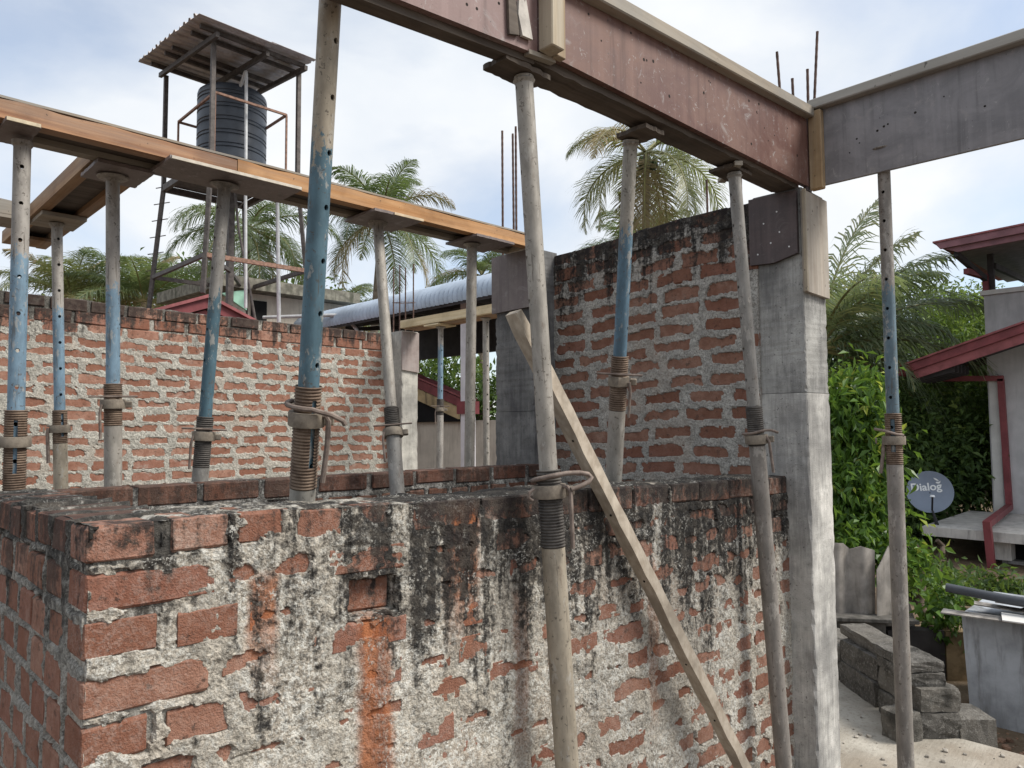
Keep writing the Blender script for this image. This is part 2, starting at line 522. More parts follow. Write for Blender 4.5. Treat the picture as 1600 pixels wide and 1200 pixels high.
def courses(u0, u1, n, pitch, bh, lens, joint, rnd, off=None, first=0.):
    """lays out the bricks of n courses counted down from the coping; lens(course) gives the brick length"""
    B = []
    for i in range(n):
        L = lens(i)
        u = u0 + (off(i) if off else -rnd.uniform(.02, .2))
        s0 = first + i * pitch + rnd.uniform(-.004, .004)
        while u < u1 - .03:
            l = L * rnd.uniform(.92, 1.06)
            a, b_ = max(u, u0), min(u + l, u1)
            if b_ - a > .035:
                sj = rnd.uniform(-.004, .004)
                B.append(dict(u0=a, u1=b_, s0=max(0, s0 + sj), s1=s0 + bh + sj + rnd.uniform(-.004, .004), c=i, lift=rnd.uniform(-.0025, .003)))
            u += l + joint * rnd.uniform(.7, 1.4)
    return B

def lerp_top(pts):
    xs = [p[0] for p in pts]; zs = [p[1] for p in pts]
    return lambda x: float(np.interp(x, xs, zs))

# --- near wall (faces -Y, runs along X)
STREAKS = ((.82, .058, 1.445, 1.06, 1.), (.570, .050, 1.225, .50, 1.), (.310, .032, 1.345, 1.08, .9), (1.02, .03, 1.2, .7, .45), (1.62, .03, 1.2, .6, .5))
mat_near_brick = brick_mat('near_wall_brick', 1.45, .42, .93, .6, 1.3, STREAKS, 1., (.08, 1.0, -.12, .04))
mat_near_mortar = mortar_mat('near_wall_mortar', (.58, .53, .45), 1.45, .52, .97, .9, 1.3, STREAKS, (.1, 1.0, -.06, .085))
rnd = random.Random(11)
topN = lerp_top([(0, 1.458), (.3, 1.456), (.7, 1.444), (1.25, 1.436), (2.34, 1.410), (2.7, 1.400)])
PN = .0835
NB = courses(0, 2.615, 14, PN, .060, lambda i: .108 if i % 2 == 0 else .205, .026, rnd, lambda i: 0.0 if i % 2 == 0 else 0.0)
mat_cope = brick_mat('coping_brick', 1.45, .10, .92, .7, 9.3, STREAKS[:3], .55, (0, 1, .0, .13), .5)
NB = [q for q in NB if not (q['c'] == 0 and q['u1'] > .66)]
u_ = .67
while u_ < 2.58:
    l_ = rnd.uniform(.17, .225)
    NB.append(dict(u0=u_, u1=min(u_ + l_, 2.612), s0=rnd.uniform(0, .004), s1=.068 + rnd.uniform(-.004, .006), c=0, lift=rnd.uniform(-.003, .006), mk=('cope', mat_cope)))
    u_ += l_ + rnd.uniform(.004, .014)
for q in NB:                       # the pocket where a brick has broken out
    if q['c'] == 2 and q['u0'] < .57 < q['u1']:
        q.update(u0=.515, u1=.625, s0=.165, s1=.235, rec=.035)
NB = [q for q in NB if q.get('rec') or not (q['c'] == 2 and q['u1'] > .505 and q['u0'] < .635)]
def smear_near(U, S):
    a = fbm(U * 4.2, S * 6.5, 77, 3, .55)
    b_ = fbm(U * 9, S * 15, 52, 3, .6)
    m = .0200 + a * .022 + b_ * .026 - .0155 * sstep(U, .8, 1.6)
    m = m - .021 * np.exp(-((U - .06) / .13) ** 2) - (.012 + .02 * sstep(U, .62, .75)) * (1 - sstep(S, .055, .08)) * (1 - np.exp(-((U - .45) / .22) ** 4))                       # corner bricks stay bare
    m = m + .012 * sstep(U, .25, .6) * (1 - sstep(U, 1.9, 2.5) * .6)
    hole = np.exp(-((U - .57) / .09) ** 4 - ((S - .2) / .06) ** 4)
    return m * (1 - hole) - .02 * hole
ug = [.004]
while ug[-1] < 2.614: ug.append(ug[-1] + .0046 + .0026 * max(ug[-1], 0) / 2.6)
brick_wall('low brick wall with broken coping, white lichen and orange brick-dust streaks', (0, 0), (1, 0), (0, -1), np.array(ug), .005, 1.40, topN, .17,
           NB, mat_near_brick, mat_near_mortar, 3, .004, smear_near, .019, clean=.0, topbare=lambda u, t: sstep(u, .10, .125), matkey='near', lump=1.7)

# --- side wall turning the corner (faces -X, runs along Y)
rnd = random.Random(23)
topL = lerp_top([(0, 1.458), (.8, 1.452), (1.3, 1.435)])
LB = courses(0.0, 1.235, 13, PN, .064, lambda i: .098 if i % 2 == 0 else .112, .024, rnd, lambda i: .0)
for q in LB:
    if q['c'] == 0: q['dep'] = .17
    if q['u0'] < .01: q['own'] = 0; q['u1'] = .095
LB = [q for q in LB if not (q.get('own', 1) and q['u0'] < .11)] 
def smear_left(U, S): return -.004 + fbm(U * 6, S * 9, 31, 3) * .014
brick_wall('side wall of header bricks turning the corner from the streaked low wall', (0, 0), (0, 1), (-1, 0), np.arange(.004, 1.24, .006), .006, 1.40, topL, .17,
           LB, brick_mat('side_wall_brick', 1.45, .3, .75, .3, 4.), mortar_mat('side_wall_mortar', (.36, .345, .31), 1.45, .32, .85, .4, 4.), 8, .002, smear_left, .008,
           topbare=lambda u, t: 1 - .95 * (np.abs(((u / .122) % 1) - .42) < .40), matkey='side')

# --- partition behind (faces -Y)
rnd = random.Random(31)
topP = lerp_top([(-.3, 1.425), (1, 1.424), (2.5, 1.420)])
PB = courses(-.2, 2.42, 7, .085, .066, lambda i: (.21 if i != 1 else .105), .024, rnd)
brick_wall('low dark red partition wall between the props and the streaked wall', (0, 1.24), (1, 0), (0, -1), np.arange(-.2, 2.421, .009), .0085, 1.38, topP, .17,
           PB, brick_mat('partition_brick', 1.43, .22, .6, .5, 7., dark=.72), mortar_mat('partition_mortar', (.42, .40, .37), 1.43, .3, .8, .95, 7.), 12, -.001, lambda U, S: -.003 + fbm(U * 5, S * 9, 5, 3) * .016, .008,
           clean=.07, topbare=lambda u, t: .25 + 0 * u, matkey='part')

# --- tall wall between the two columns (faces -X, runs along Y)
rnd = random.Random(41)
topR = lerp_top([(.08, 2.602), (.5, 2.605), (1.0, 2.575), (1.32, 2.565)])
RB = courses(.10, 1.33, 20, .0822, .062, lambda i: .2, .034, rnd)
for q in RB:
    if q['c'] < 3: q['s1'] += .006
brick_wall('tall rough brick wall between two columns, blackened along its top', (2.61, 0), (0, 1), (-1, 0), np.arange(.10, 1.331, .0075), .0072, 2.55, topR, .14,
           RB, brick_mat('tall_wall_brick', 2.6, .30, .97, .2, 2.2, dark=.9, xg=(0, 1, .06, .06)), mortar_mat('tall_wall_mortar', (.52, .50, .46), 2.6, .30, .97, .2, 2.2, (), (0, 1, .06, .06)), 21, .004,
           lambda U, S: .0080 + fbm(U * 7, S * 12, 9, 3) * .012, .018, matkey='tall', lump=1.5)

# --- back wall (faces -Y, runs along X)
rnd = random.Random(53)
topB = lerp_top([(-.6, 2.50), (.9, 2.50), (1.3, 2.488), (3.6, 2.476)])
BB = courses(-.1, 3.53, 17, .0838, .066, lambda i: .222, .03, rnd)
for q in BB:
    if q['c'] < 2: q['s0'] = max(0, q['s0'] - .002); q['s1'] += .008; q['lift'] = .006 - .003 * q['c']
brick_wall('long back brick wall of orange bricks with two courses of dark coping', (0, 4.15), (1, 0), (0, -1), np.arange(-.6, 3.531, .0105), .0092, 2.46, topB, .14,
           BB, brick_mat('back_wall_brick', 2.5, .20, .9, .15, 5.1, (), 1.12, (.5, 1.7, .22, .06), .8), mortar_mat('back_wall_mortar', (.56, .535, .47), 2.5, .2, .8, .25, 5.1, (), (.5, 1.7, .22, .06)), 33, .004,
           lambda U, S: .0100 + fbm(U * 6, S * 14, 61, 3) * .0135, .019, clean=.172, matkey='back', lump=1.4)

# ------------------------------------------------------------------ concrete columns
def conc_mat(name, c, stain=.6, seed=0.):
    m = N(name)
    p = m.pos
    f = m.noise(m.scale(p, (1, 1, 1), (seed, 0, 0)), 7, 7, .65)
    cc = m.mix(m.rng(f, .3, .72), tuple(q * .72 for q in c), tuple(min(.85, q * 1.15) for q in c))
    st = m.math('ADD', m.math('MULTIPLY', m.noise(m.scale(p, (7, 7, .9), (seed, 0, 0)), 2.0, 8, .7), .45), m.math('MULTIPLY', m.noise(m.scale(p, (30, 30, 2.2), (seed, 0, 0)), 2.0, 8, .75), .55))
    big = m.noise(m.scale(p, (1, 1, 1), (seed, 3, 0)), 3.2, 5, .6)
    cc = m.mix(m.math('MULTIPLY', m.rng(m.math('ADD', m.math('MULTIPLY', st, .5), m.math('MULTIPLY', big, .6)), .46, .66), stain), cc, (.075, .075, .078))
    gr = m.noise(p, 26, 8, .8)
    cc = m.mix(m.rng(gr, .52, .64, 0, .5), cc, tuple(q * .42 for q in c))
    sp = m.noise(p, 90, 3, .6)
    cc = m.mix(m.rng(sp, .65, .70, 0, .8), cc, (.06, .06, .058))
    m.col(cc); m.rough(.9)
    m.bump(m.math('ADD', m.noise(p, 40, 6, .7), m.noise(p, 200, 2, .6)), .45, .004)
    return m.m
M_conc = conc_mat('column_concrete', (.40, .395, .375), .75)
M_conc_lo = conc_mat('column_concrete_lower_pour', (.60, .585, .55), .62, 4.)
M_conc_dk = conc_mat('column_concrete_dark', (.215, .213, .21), .9, 8.)  # darker concrete tone with heavier staining

def rough_post(mb, x0, x1, y0, y1, z0, z1, ch=.006, seed=1, n=60):
    """column shaft with chipped arrises"""
    rn = random.Random(seed)
    rings = []
    for k in range(n + 1):
        z = z0 + (z1 - z0) * k / n
        c = [ch * rn.uniform(.3, 1.2) + (ch * 1.5 if rn.random() < .12 else 0) for _ in range(4)]
        j = lambda: rn.uniform(-.0012, .0012)
        P = [(x0 + c[0], y0), (x1 - c[1], y0), (x1, y0 + c[1]), (x1, y1 - c[2]), (x1 - c[2], y1), (x0 + c[3], y1), (x0, y1 - c[3]), (x0, y0 + c[0])]
        rings.append([(a + j(), b_ + j(), z) for a, b_ in P])
    V = [p for r in rings for p in r]
    F = [(i * 8 + k, i * 8 + (k + 1) % 8, (i + 1) * 8 + (k + 1) % 8, (i + 1) * 8 + k) for i in range(n) for k in range(8)]
    F += [tuple(range(7, -1, -1)), tuple(range(n * 8, n * 8 + 8))]
    mb.add(V, F)

REBAR = plain('rebar_rust', (.115, .072, .058), .8, .4, 40, .3)
def rebars(lst, parent):
    for p, q in lst:
        mb = MB()
        p, q = Vector(p), Vector(q)
        n = max(6, int((q - p).length / .02))
        mb.tube([p + (q - p) * (i / n) for i in range(n + 1)], [.006 + (.0008 if i % 2 else 0) for i in range(n + 1)], 8)
        mb.build('rebar', REBAR, parent)

c1 = thing('concrete_column', 'square concrete column carrying the corner of the red and grey formwork', 'column', (2.73, .01, 0))
mb = MB(); rough_post(mb, 2.615, 2.845, -.10, .128, -.02, 1.752, .006, 2); mb.build('lower_pour', M_conc_lo, c1)
mb = MB(); rough_post(mb, 2.617, 2.843, -.098, .126, 1.754, 2.62, .005, 3); mb.build('upper_pour', M_conc, c1)
rebars([((2.76, .02, 2.61), (2.73, .04, 3.30)), ((2.765, -.02, 2.61), (2.745, -.02, 3.16)), ((2.80, -.06, 2.61), (2.79, -.07, 3.20)), ((2.80, -.06, 2.61), (2.875, -.085, 3.40))], c1)

c2 = thing('concrete_column', 'dark stained concrete column where the orange timber beam ends', 'column', (2.53, 1.44, 0))
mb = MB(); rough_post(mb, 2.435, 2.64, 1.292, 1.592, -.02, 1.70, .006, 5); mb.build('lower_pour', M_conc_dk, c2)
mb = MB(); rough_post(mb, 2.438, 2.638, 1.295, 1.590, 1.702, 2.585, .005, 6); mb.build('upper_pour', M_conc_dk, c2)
rebars([((2.47, 1.56, 2.58), (2.47, 1.56, 3.32)), ((2.53, 1.53, 2.58), (2.525, 1.53, 3.31)), ((2.55, 1.53, 2.58), (2.55, 1.53, 3.36))], c2)

c3 = thing('concrete_column', 'pale concrete column at the end of the long back wall', 'column', (3.62, 4.1, 0))
mb = MB(); rough_post(mb, 3.533, 3.715, 4.0, 4.21, -.02, 2.50, .005, 7); mb.build('shaft', conc_mat('column_concrete_pale', (.52, .50, .45), .45, 12.), c3)
rebars([((x, y, 2.49), (x, y, 3.12 + .03 * (i % 2))) for i, (x, y) in enumerate(((3.56, 4.17), (3.63, 4.17), (3.66, 4.12), (3.70, 4.05)))], c3)
mb = MB()
mb.tube([(3.55, 4.18, 2.78), (3.71, 4.18, 2.79), (3.71, 4.03, 2.78), (3.56, 4.03, 2.77), (3.55, 4.18, 2.78)], .003, 6)
mb.build('stirrup', REBAR, c3)

# starter bars of a column beyond the tall wall
c4 = thing('concrete_column', 'column stub with three starter bars rising behind the tall wall', 'column', (3.3, .62, 0))
mb = MB(); rough_post(mb, 3.2, 3.42, .52, .74, -.02, 2.6, .005, 9, 12); mb.build('shaft', M_conc, c4)
rebars([((3.24, .70, 2.58), (3.24, .70, 3.0)), ((3.28, .575, 2.58), (3.28, .575, 3.0)), ((3.30, .525, 2.58), (3.30, .525, 3.0))], c4)

# ------------------------------------------------------------------ formwork
def ply_mat(name, c1, c2, red=0., seed=0., scr=.5, blot=.6):
    m = N(name)
    p = m.pos
    f = m.noise(m.scale(p, (1.5, 1.5, 2.2), (seed, 0, 0)), 3.0, 8, .65, .8)
    c = m.mix(m.rng(f, .3, .72), c1, c2)
    v = m.noise(m.scale(p, (26, 26, 1.4), (seed, 0, 0)), 1.2, 6, .6)
    c = m.mix(m.rng(v, .50, .70, 0, scr), c, tuple(q * 1.22 for q in c2))
    c = m.mix(m.rng(v, .46, .30, 0, .5), c, tuple(q * .55 for q in c1))
    b_ = m.noise(m.scale(p, (1, 1, 1), (seed, 5, 0)), 11, 6, .7, 1.2)
    c = m.mix(m.rng(b_, .56, .70, 0, blot), c, (.30, .28, .275))
    c = m.mix(m.rng(m.noise(m.scale(p, (1, 1, 1), (seed, 9, 0)), 26, 7, .75, 1.5), .60, .64, 0, blot), c, (.34, .33, .32))
    g = m.noise(p, 70, 3, .6)
    c = m.mix(m.rng(g, .70, .75, 0, .85), c, (.03, .025, .025))
    m.col(c); m.rough(m.rng(f, .2, .8, .45, .75)); m.b.inputs['Specular IOR Level'].default_value = .4
    m.bump(m.math('ADD', m.noise(p, 30, 6, .7), v), .25, .003)
    return m.m
M_red = ply_mat('red_film_plywood', (.105, .045, .036), (.175, .10, .08), 1, 0.)
M_red2 = ply_mat('faded_red_film_plywood', (.165, .095, .088), (.24, .165, .155), 1, 3.)
M_grey = ply_mat('grey_film_plywood', (.16, .155, .163), (.265, .255, .265), 0, 7., .3)
M_dark = ply_mat('dark_film_plywood', (.058, .043, .043), (.105, .08, .078), 0, 2., .35, .15)
M_plum = ply_mat('dull_plum_plywood', (.15, .118, .115), (.225, .195, .185), 0, 5., .3)
M_edge = wood('raw_plywood_edge', (.42, .35, .26), (.60, .53, .42), 'X', .2)
M_grx = wood('grey_timber_x', (.25, .205, .155), (.35, .305, .245), 'X', .6)
M_gry = wood('grey_timber_y', (.28, .26, .24), (.40, .38, .35), 'Y', .85)
M_grz = wood('grey_timber_z', (.36, .29, .20), (.50, .43, .32), 'Z', .45)
M_soff = wood('dark_soffit_board', (.075, .06, .05), (.13, .105, .085), 'X', .08)  # dark brown timber for soffits and packing plates
M_orx = wood('orange_timber_x', (.25, .12, .065), (.43, .235, .125), 'X', .35)
M_orx2 = wood('bright_orange_timber_x', (.40, .20, .08), (.56, .32, .15), 'X', .25)
M_ory = wood('brown_timber_y', (.26, .14, .07), (.40, .26, .15), 'Y', .4)
M_pale = wood('pale_timber_y', (.55, .43, .25), (.70, .58, .38), 'Y', .15)

def slab_poly(mb, y0, y1, pts):
    """a board standing in the plane of X and Z: pts (x,z) outline, thickness from y0 to y1"""
    mb.prism([(x, y0, z) for x, z in pts], (0, y1 - y0, 0))
rb = thing('red_formwork_beam', 'long beam formwork of faded red film-faced plywood over the streaked wall', 'formwork', (1.0, -.03, 2.55))
mb = MB(); slab_poly(mb, -.108, -.09, [(-1.2, 2.40), (.992, 2.592), (.992, 2.95), (-1.2, 2.86)]); mb.build('side_board', M_red2, rb)
mb = MB(); slab_poly(mb, -.110, -.09, [(1.0, 2.606), (2.60, 2.628), (2.68, 2.63), (2.68, 2.93), (1.0, 2.80)]); mb.build('side_board', M_red, rb)
mb = MB(); slab_poly(mb, -.089, -.045, [(-1.2, 2.375), (1.0, 2.575), (1.0, 2.61), (-1.2, 2.41)]); mb.build('soffit_board', M_soff, rb)
rn = random.Random(5)
lo = [(1.003 + 1.6 * k / 40, 2.585 + .03 * k / 40 - abs(rn.gauss(0, .002))) for k in range(41)]
mb = MB(); slab_poly(mb, -.088, .004, lo + [(2.603, 2.64), (1.003, 2.622)]); mb.build('soffit_board', M_soff, rb)
mb = MB(); slab_poly(mb, .006, .022, [(1.0, 2.605), (2.60, 2.62), (2.60, 2.93), (1.0, 2.86)]); mb.build('side_board', M_red2, rb)
mb = MB(); mb.bar((1.0, -.122, 2.826), (2.665, -.122, 2.945), .045, .045, ch=.004); mb.build('top_batten', M_grx, rb)
mb = MB(); mb.bar((-1.2, -.122, 2.87), (.985, -.122, 2.965), .045, .045, ch=.004); mb.build('top_batten', M_grx, rb)
mb = MB(); mb.bar((1.018, -.135, 2.60), (1.018, -.135, 3.05), .048, .050, Vector((0, 1, 0)), ch=.003); mb.build('upright_batten', M_grz, rb)
mb = MB(); mb.bar((1.062, -.121, 2.60), (1.062, -.121, 3.02), .034, .022, Vector((0, 1, 0)), ch=.002); mb.build('upright_batten', wood('brown_timber_z', (.30, .21, .12), (.42, .33, .22), 'Z', .4), rb)
mb = MB(); slab_poly(mb, -.121, -.112, [(.925, 2.612), (.962, 2.615), (.950, 2.665), (.938, 2.715), (.933, 2.702), (.926, 2.722), (.919, 2.706), (.914, 2.715), (.910, 2.662)]); mb.build('splintered_scrap', plain('bleached_wood', (.50, .47, .43), .8, .25, 18), rb)
mb = MB(); slab_poly(mb, -.119, -.111, [(.880, 2.60), (.915, 2.61), (.900, 2.715), (.888, 2.70), (.876, 2.712)]); mb.build('splintered_scrap', M_soff, rb)
mb = MB(); mb.bar((.96, -.100, 2.588), (1.06, -.102, 2.598), .02, .012); mb.build('bottom_cleat', M_grx, rb)
# ragged ply packers on the prop heads
def ragged_plate(mb, x0, x1, y0, y1, z, t, seed, amp=.003, n=12):
    rn = random.Random(seed); P = []
    for k in range(n + 1): P.append((x0 + (x1 - x0) * k / n, y0 + rn.uniform(-amp, amp)))
    for k in range(1, n + 1): P.append((x1 + rn.uniform(-amp, amp), y0 + (y1 - y0) * k / n))
    for k in range(1, n + 1): P.append((x1 + (x0 - x1) * k / n, y1 + rn.uniform(-amp, amp)))
    for k in range(1, n): P.append((x0 + rn.uniform(-amp, amp), y1 + (y0 - y1) * k / n))
    mb.prism([(a, b_, z) for a, b_ in P], (0, 0, t))
mb = MB(); ragged_plate(mb, .90, 1.07, -.085, .0, 2.557, .014, 3); mb.build('packing_plate', M_soff, rb)
mb = MB(); ragged_plate(mb, .38, .52, -.044, .08, 2.722, .012, 4); mb.build('packing_plate', M_soff, rb)
mb = MB(); ragged_plate(mb, 1.53, 1.63, -.075, .045, 2.566, .014, 5); mb.build('packing_plate', M_soff, rb)
mb = MB(); ragged_plate(mb, 2.09, 2.24, -.07, .03, 2.583, .012, 6); mb.build('packing_plate', M_soff, rb)
mb = MB(); mb.bar((2.10, -.09, 2.592), (2.24, .06, 2.594), .03, .016); mb.build('packing_plate', M_grx, rb)

M_nh = plain('nail_hole_dark', (.02, .016, .014), .9, .1)
rn = random.Random(77)
for k in range(22):
    x = rn.uniform(1.12, 2.6); z = rn.uniform(2.66, 2.80 + .05 * (x - 1)); r = rn.choice((.003, .004, .0055))
    mb = MB(); mb.tube([(x, -.1105, z), (x, -.1095, z)], r, 8); mb.build('nail_hole', M_nh, rb)
for k in range(8):
    x = rn.uniform(.55, .95); z = rn.uniform(2.62, 2.74)
    mb = MB(); mb.tube([(x, -.1085, z), (x, -.1075, z)], rn.choice((.003, .004)), 8); mb.build('nail_hole', M_nh, rb)
gb = thing('grey_formwork_beam', 'beam formwork of grey cement-stained plywood meeting the red one', 'formwork', (2.72, -1.0, 2.6))
mb = MB(); mb.prism([(2.70, -.15, 2.632), (2.70, -2.2, 2.622), (2.70, -2.2, 2.985), (2.70, -.15, 2.965)], (.018, 0, 0)); mb.build('side_board', M_grey, gb)
mb = MB(); mb.bar((2.682, -.118, 2.978), (2.682, -2.2, 2.998), .046, .042, ch=.004); mb.build('top_batten', M_gry, gb)
mb = MB(); mb.bar((2.683, -.142, 2.612), (2.683, -.142, 2.952), .034, .055, Vector((0, 1, 0)), ch=.004); mb.build('corner_batten', wood('warm_timber_z', (.34, .22, .11), (.50, .37, .22), 'Z', .25), gb)
mb = MB(); mb.box((2.72, -2.2, 2.735), (2.89, -.12, 2.755)); mb.build('soffit_board', M_soff, gb)
mb = MB(); mb.box((2.892, -2.2, 2.74), (2.91, -.12, 2.98)); mb.build('side_board', M_grey, gb)
mb = MB(); mb.box((2.655, -.108, 2.612), (2.695, -.093, 2.96)); mb.build('dark_gap_strip', M_dark, gb)  # dark strip stands in for the shadowed gap beside the batten

for y, z, r in ((-.30, 2.79, .004), (-.31, 2.77, .003), (-.38, 2.80, .005), (-.405, 2.81, .005), (-.42, 2.815, .004), (-.52, 2.83, .005), (-.27, 2.74, .003), (-.62, 2.86, .003), (-.75, 2.78, .004)):
    mb = MB(); mb.tube([(2.6995, y, z), (2.7005, y, z)], r, 8); mb.build('nail_hole', M_nh, gb)
# boards nailed round the column heads
def board(name, label, cat_base, pts, off, mat, edge=None):
    mb = MB(); mb.prism(pts, off)
    o = mb.build(name, mat, None, base=cat_base)
    return o
cb = thing('column_formwork', 'dark and pale plywood boards boxing the head of the corner column', 'formwork', (2.72, -.02, 2.17))
mb = MB(); mb.prism([(2.596, .128, 2.318), (2.596, .02, 2.312), (2.596, -.085, 2.338), (2.596, -.085, 2.605), (2.596, .128, 2.61)], (.018, 0, 0)); mb.build('side_board', M_dark, cb)
mb = MB(); mb.prism([(2.605, -.118, 2.172), (2.835, -.118, 2.168), (2.835, -.118, 2.60), (2.605, -.118, 2.60)], (0, .018, 0)); mb.build('front_board', wood('weathered_board_z', (.34, .29, .24), (.47, .42, .36), 'Z', .5), cb)
mb = MB(); mb.box((2.592, -.124, 2.172), (2.607, -.112, 2.602)); mb.build('edge_batten', M_grz, cb)
M_nailw = plain('white_nail_head', (.75, .75, .75), .4, .05)  # white discs for the pale spots on the dark board
for y, z in ((.06, 2.49), (.0, 2.53), (-.01, 2.44), (.03, 2.40), (.09, 2.36), (-.05, 2.37)):
    mb = MB(); mb.tube([(2.5965, y, z), (2.5945, y, z)], .0035, 8); mb.build('nail_head', M_nailw, cb)
c2b = thing('column_formwork', 'single plum plywood board on the head of the dark column', 'formwork', (2.43, 1.44, 2.25))
mb = MB(); mb.prism([(2.418, 1.600, 2.255), (2.418, 1.290, 2.262), (2.418, 1.290, 2.575), (2.418, 1.600, 2.575)], (.015, 0, 0)); mb.build('side_board', M_plum, c2b)
mb = MB(); mb.box((2.416, 1.280, 2.262), (2.430, 1.289, 2.60)); mb.build('edge_batten', M_pale, c2b)
c3b = thing('column_formwork', 'pinkish plywood board on the pale column by the opening', 'formwork', (3.6, 3.98, 2.1))
mb = MB(); mb.prism([(3.525, 3.982, 2.14), (3.715, 3.982, 2.12), (3.715, 3.982, 2.49), (3.525, 3.982, 2.49)], (0, .015, 0)); mb.build('side_board', ply_mat('pinkish_plywood', (.25, .20, .185), (.36, .31, .29), 0, 6., .3), c3b)

# orange soffit formwork carried by the props
ob_ = thing('orange_formwork_beam', 'long orange timber soffit formwork resting on the row of props', 'formwork', (1.2, 1.38, 2.57))
def edge_board(mb, x0, x1, y0, y1, z0, z1, seed, n=30, amp=.003):
    rn = random.Random(seed)
    top_ = [(x0 + (x1 - x0) * k / n, z1 + rn.uniform(-amp, amp)) for k in range(n + 1)]
    slab_poly(mb, y0, y1, [(x0, z0), (x1, z0)] + top_[::-1])
for xa, xb, mt, sd in ((-.8, .80, M_orx, 1), (.803, 2.40, M_orx2, 2)):
    mb = MB(); edge_board(mb, xa, xb, 1.282, 1.335, 2.580, 2.640, sd); mb.build('edge_plank', mt, ob_)
    mb = MB(); edge_board(mb, xa, xb, 1.440, 1.490, 2.580, 2.640, sd + 5); mb.build('edge_plank', M_grx, ob_)
mb = MB(); mb.box((-.8, 1.338, 2.600), (2.40, 1.437, 2.634)); mb.build('soffit_board', M_soff, ob_)
mb = MB(); ragged_plate(mb, -.8, 2.40, 1.284, 1.488, 2.644, .008, 9, .003, 30); mb.build('deck_sheet', M_grx, ob_)
mb = MB(); mb.box((2.402, 1.284, 2.580), (2.425, 1.488, 2.642)); mb.build('end_block', M_grz, ob_)
for x0, x1, y0, y1, t, sd in ((.54, 1.045, 1.235, 1.45, .013, 1), (.065, .158, 1.25, 1.468, .012, 2), (1.40, 1.66, 1.25, 1.50, .012, 3), (2.0, 2.26, 1.255, 1.50, .012, 4), (.365, .553, 1.43, 1.650, .013, 5)):
    mb = MB(); ragged_plate(mb, x0, x1, y0, y1, 2.566 - .001 * sd, t, sd + 20, .002); mb.build('packing_plate', M_plum if sd != 1 else M_edge if False else M_plum, ob_)
mb = MB(); mb.box((.545, 1.228, 2.565), (1.04, 1.2345, 2.576)); mb.build('plate_edge', plain('split_pale_edge', (.60, .55, .47), .8, .2, 30), ob_)
mb = MB(); mb.box((.067, 1.243, 2.564), (.156, 1.2495, 2.575)); mb.build('plate_edge', plain('split_pale_edge_b', (.60, .52, .38), .8, .2, 30), ob_)
mb = MB(); mb.box((1.50, 1.243, 2.563), (1.66, 1.2495, 2.574)); mb.build('plate_edge', plain('split_pale_edge_c', (.62, .50, .35), .8, .2, 30), ob_)

br = thing('branch_formwork_beam', 'short brown timber soffit formwork running back from the orange one', 'formwork', (.455, 2.2, 2.57))
def edge_board_y(mb, y0, y1, x0, x1, z0, z1): mb.prism([(x0, y0, z0), (x0, y1, z0), (x0, y1, z1), (x0, y0, z1)], (x1 - x0, 0, 0))
mb = MB(); edge_board_y(mb, 1.50, 3.1, .358, .40, 2.580, 2.642); mb.build('edge_plank', M_ory, br)
mb = MB(); edge_board_y(mb, 1.50, 3.1, .508, .553, 2.580, 2.642); mb.build('edge_plank', M_ory, br)
mb = MB(); mb.box((.402, 1.50, 2.602), (.506, 3.1, 2.636)); mb.build('soffit_board', M_soff, br)
mb = MB(); mb.box((.37, 2.28, 2.560), (.545, 2.52, 2.577)); mb.build('packing_plate', M_grx, br)
mb = MB(); mb.box((.38, 2.82, 2.562), (.535, 3.0, 2.577)); mb.build('packing_plate', M_ory, br)
bb2 = thing('cross_formwork_beam', 'weathered timber soffit formwork crossing behind the branch beam', 'formwork', (-.3, 2.55, 2.57))
mb = MB(); edge_board(mb, -1.2, .354, 2.465, 2.51, 2.580, 2.642, 14); mb.build('edge_plank', M_grx, bb2)
mb = MB(); edge_board(mb, -1.2, .354, 2.62, 2.66, 2.580, 2.642, 15); mb.build('edge_plank', M_grx, bb2)
mb = MB(); mb.box((-1.2, 2.512, 2.602), (.354, 2.618, 2.634)); mb.build('soffit_board', M_soff, bb2)
mb = MB(); mb.box((.1, 2.46, 2.562), (.34, 2.66, 2.577)); mb.build('packing_plate', M_grx, bb2)

# pale lintel board over the opening
lt = thing('lintel_formwork', 'pale yellow timber lintel formwork over the opening beside the pale column', 'formwork', (3.55, 3.2, 2.5))
mb = MB(); edge_board_y(mb, 2.5, 3.98, 3.50, 3.545, 2.515, 2.585); mb.build('edge_plank', M_pale, lt)
mb = MB(); mb.box((3.546, 2.5, 2.508), (3.70, 3.98, 2.53)); mb.build('soffit_board', M_ory, lt)
mb = MB(); mb.box((3.49, 3.42, 2.492), (3.69, 3.62, 2.506)); mb.build('packing_plate', M_pale, lt)

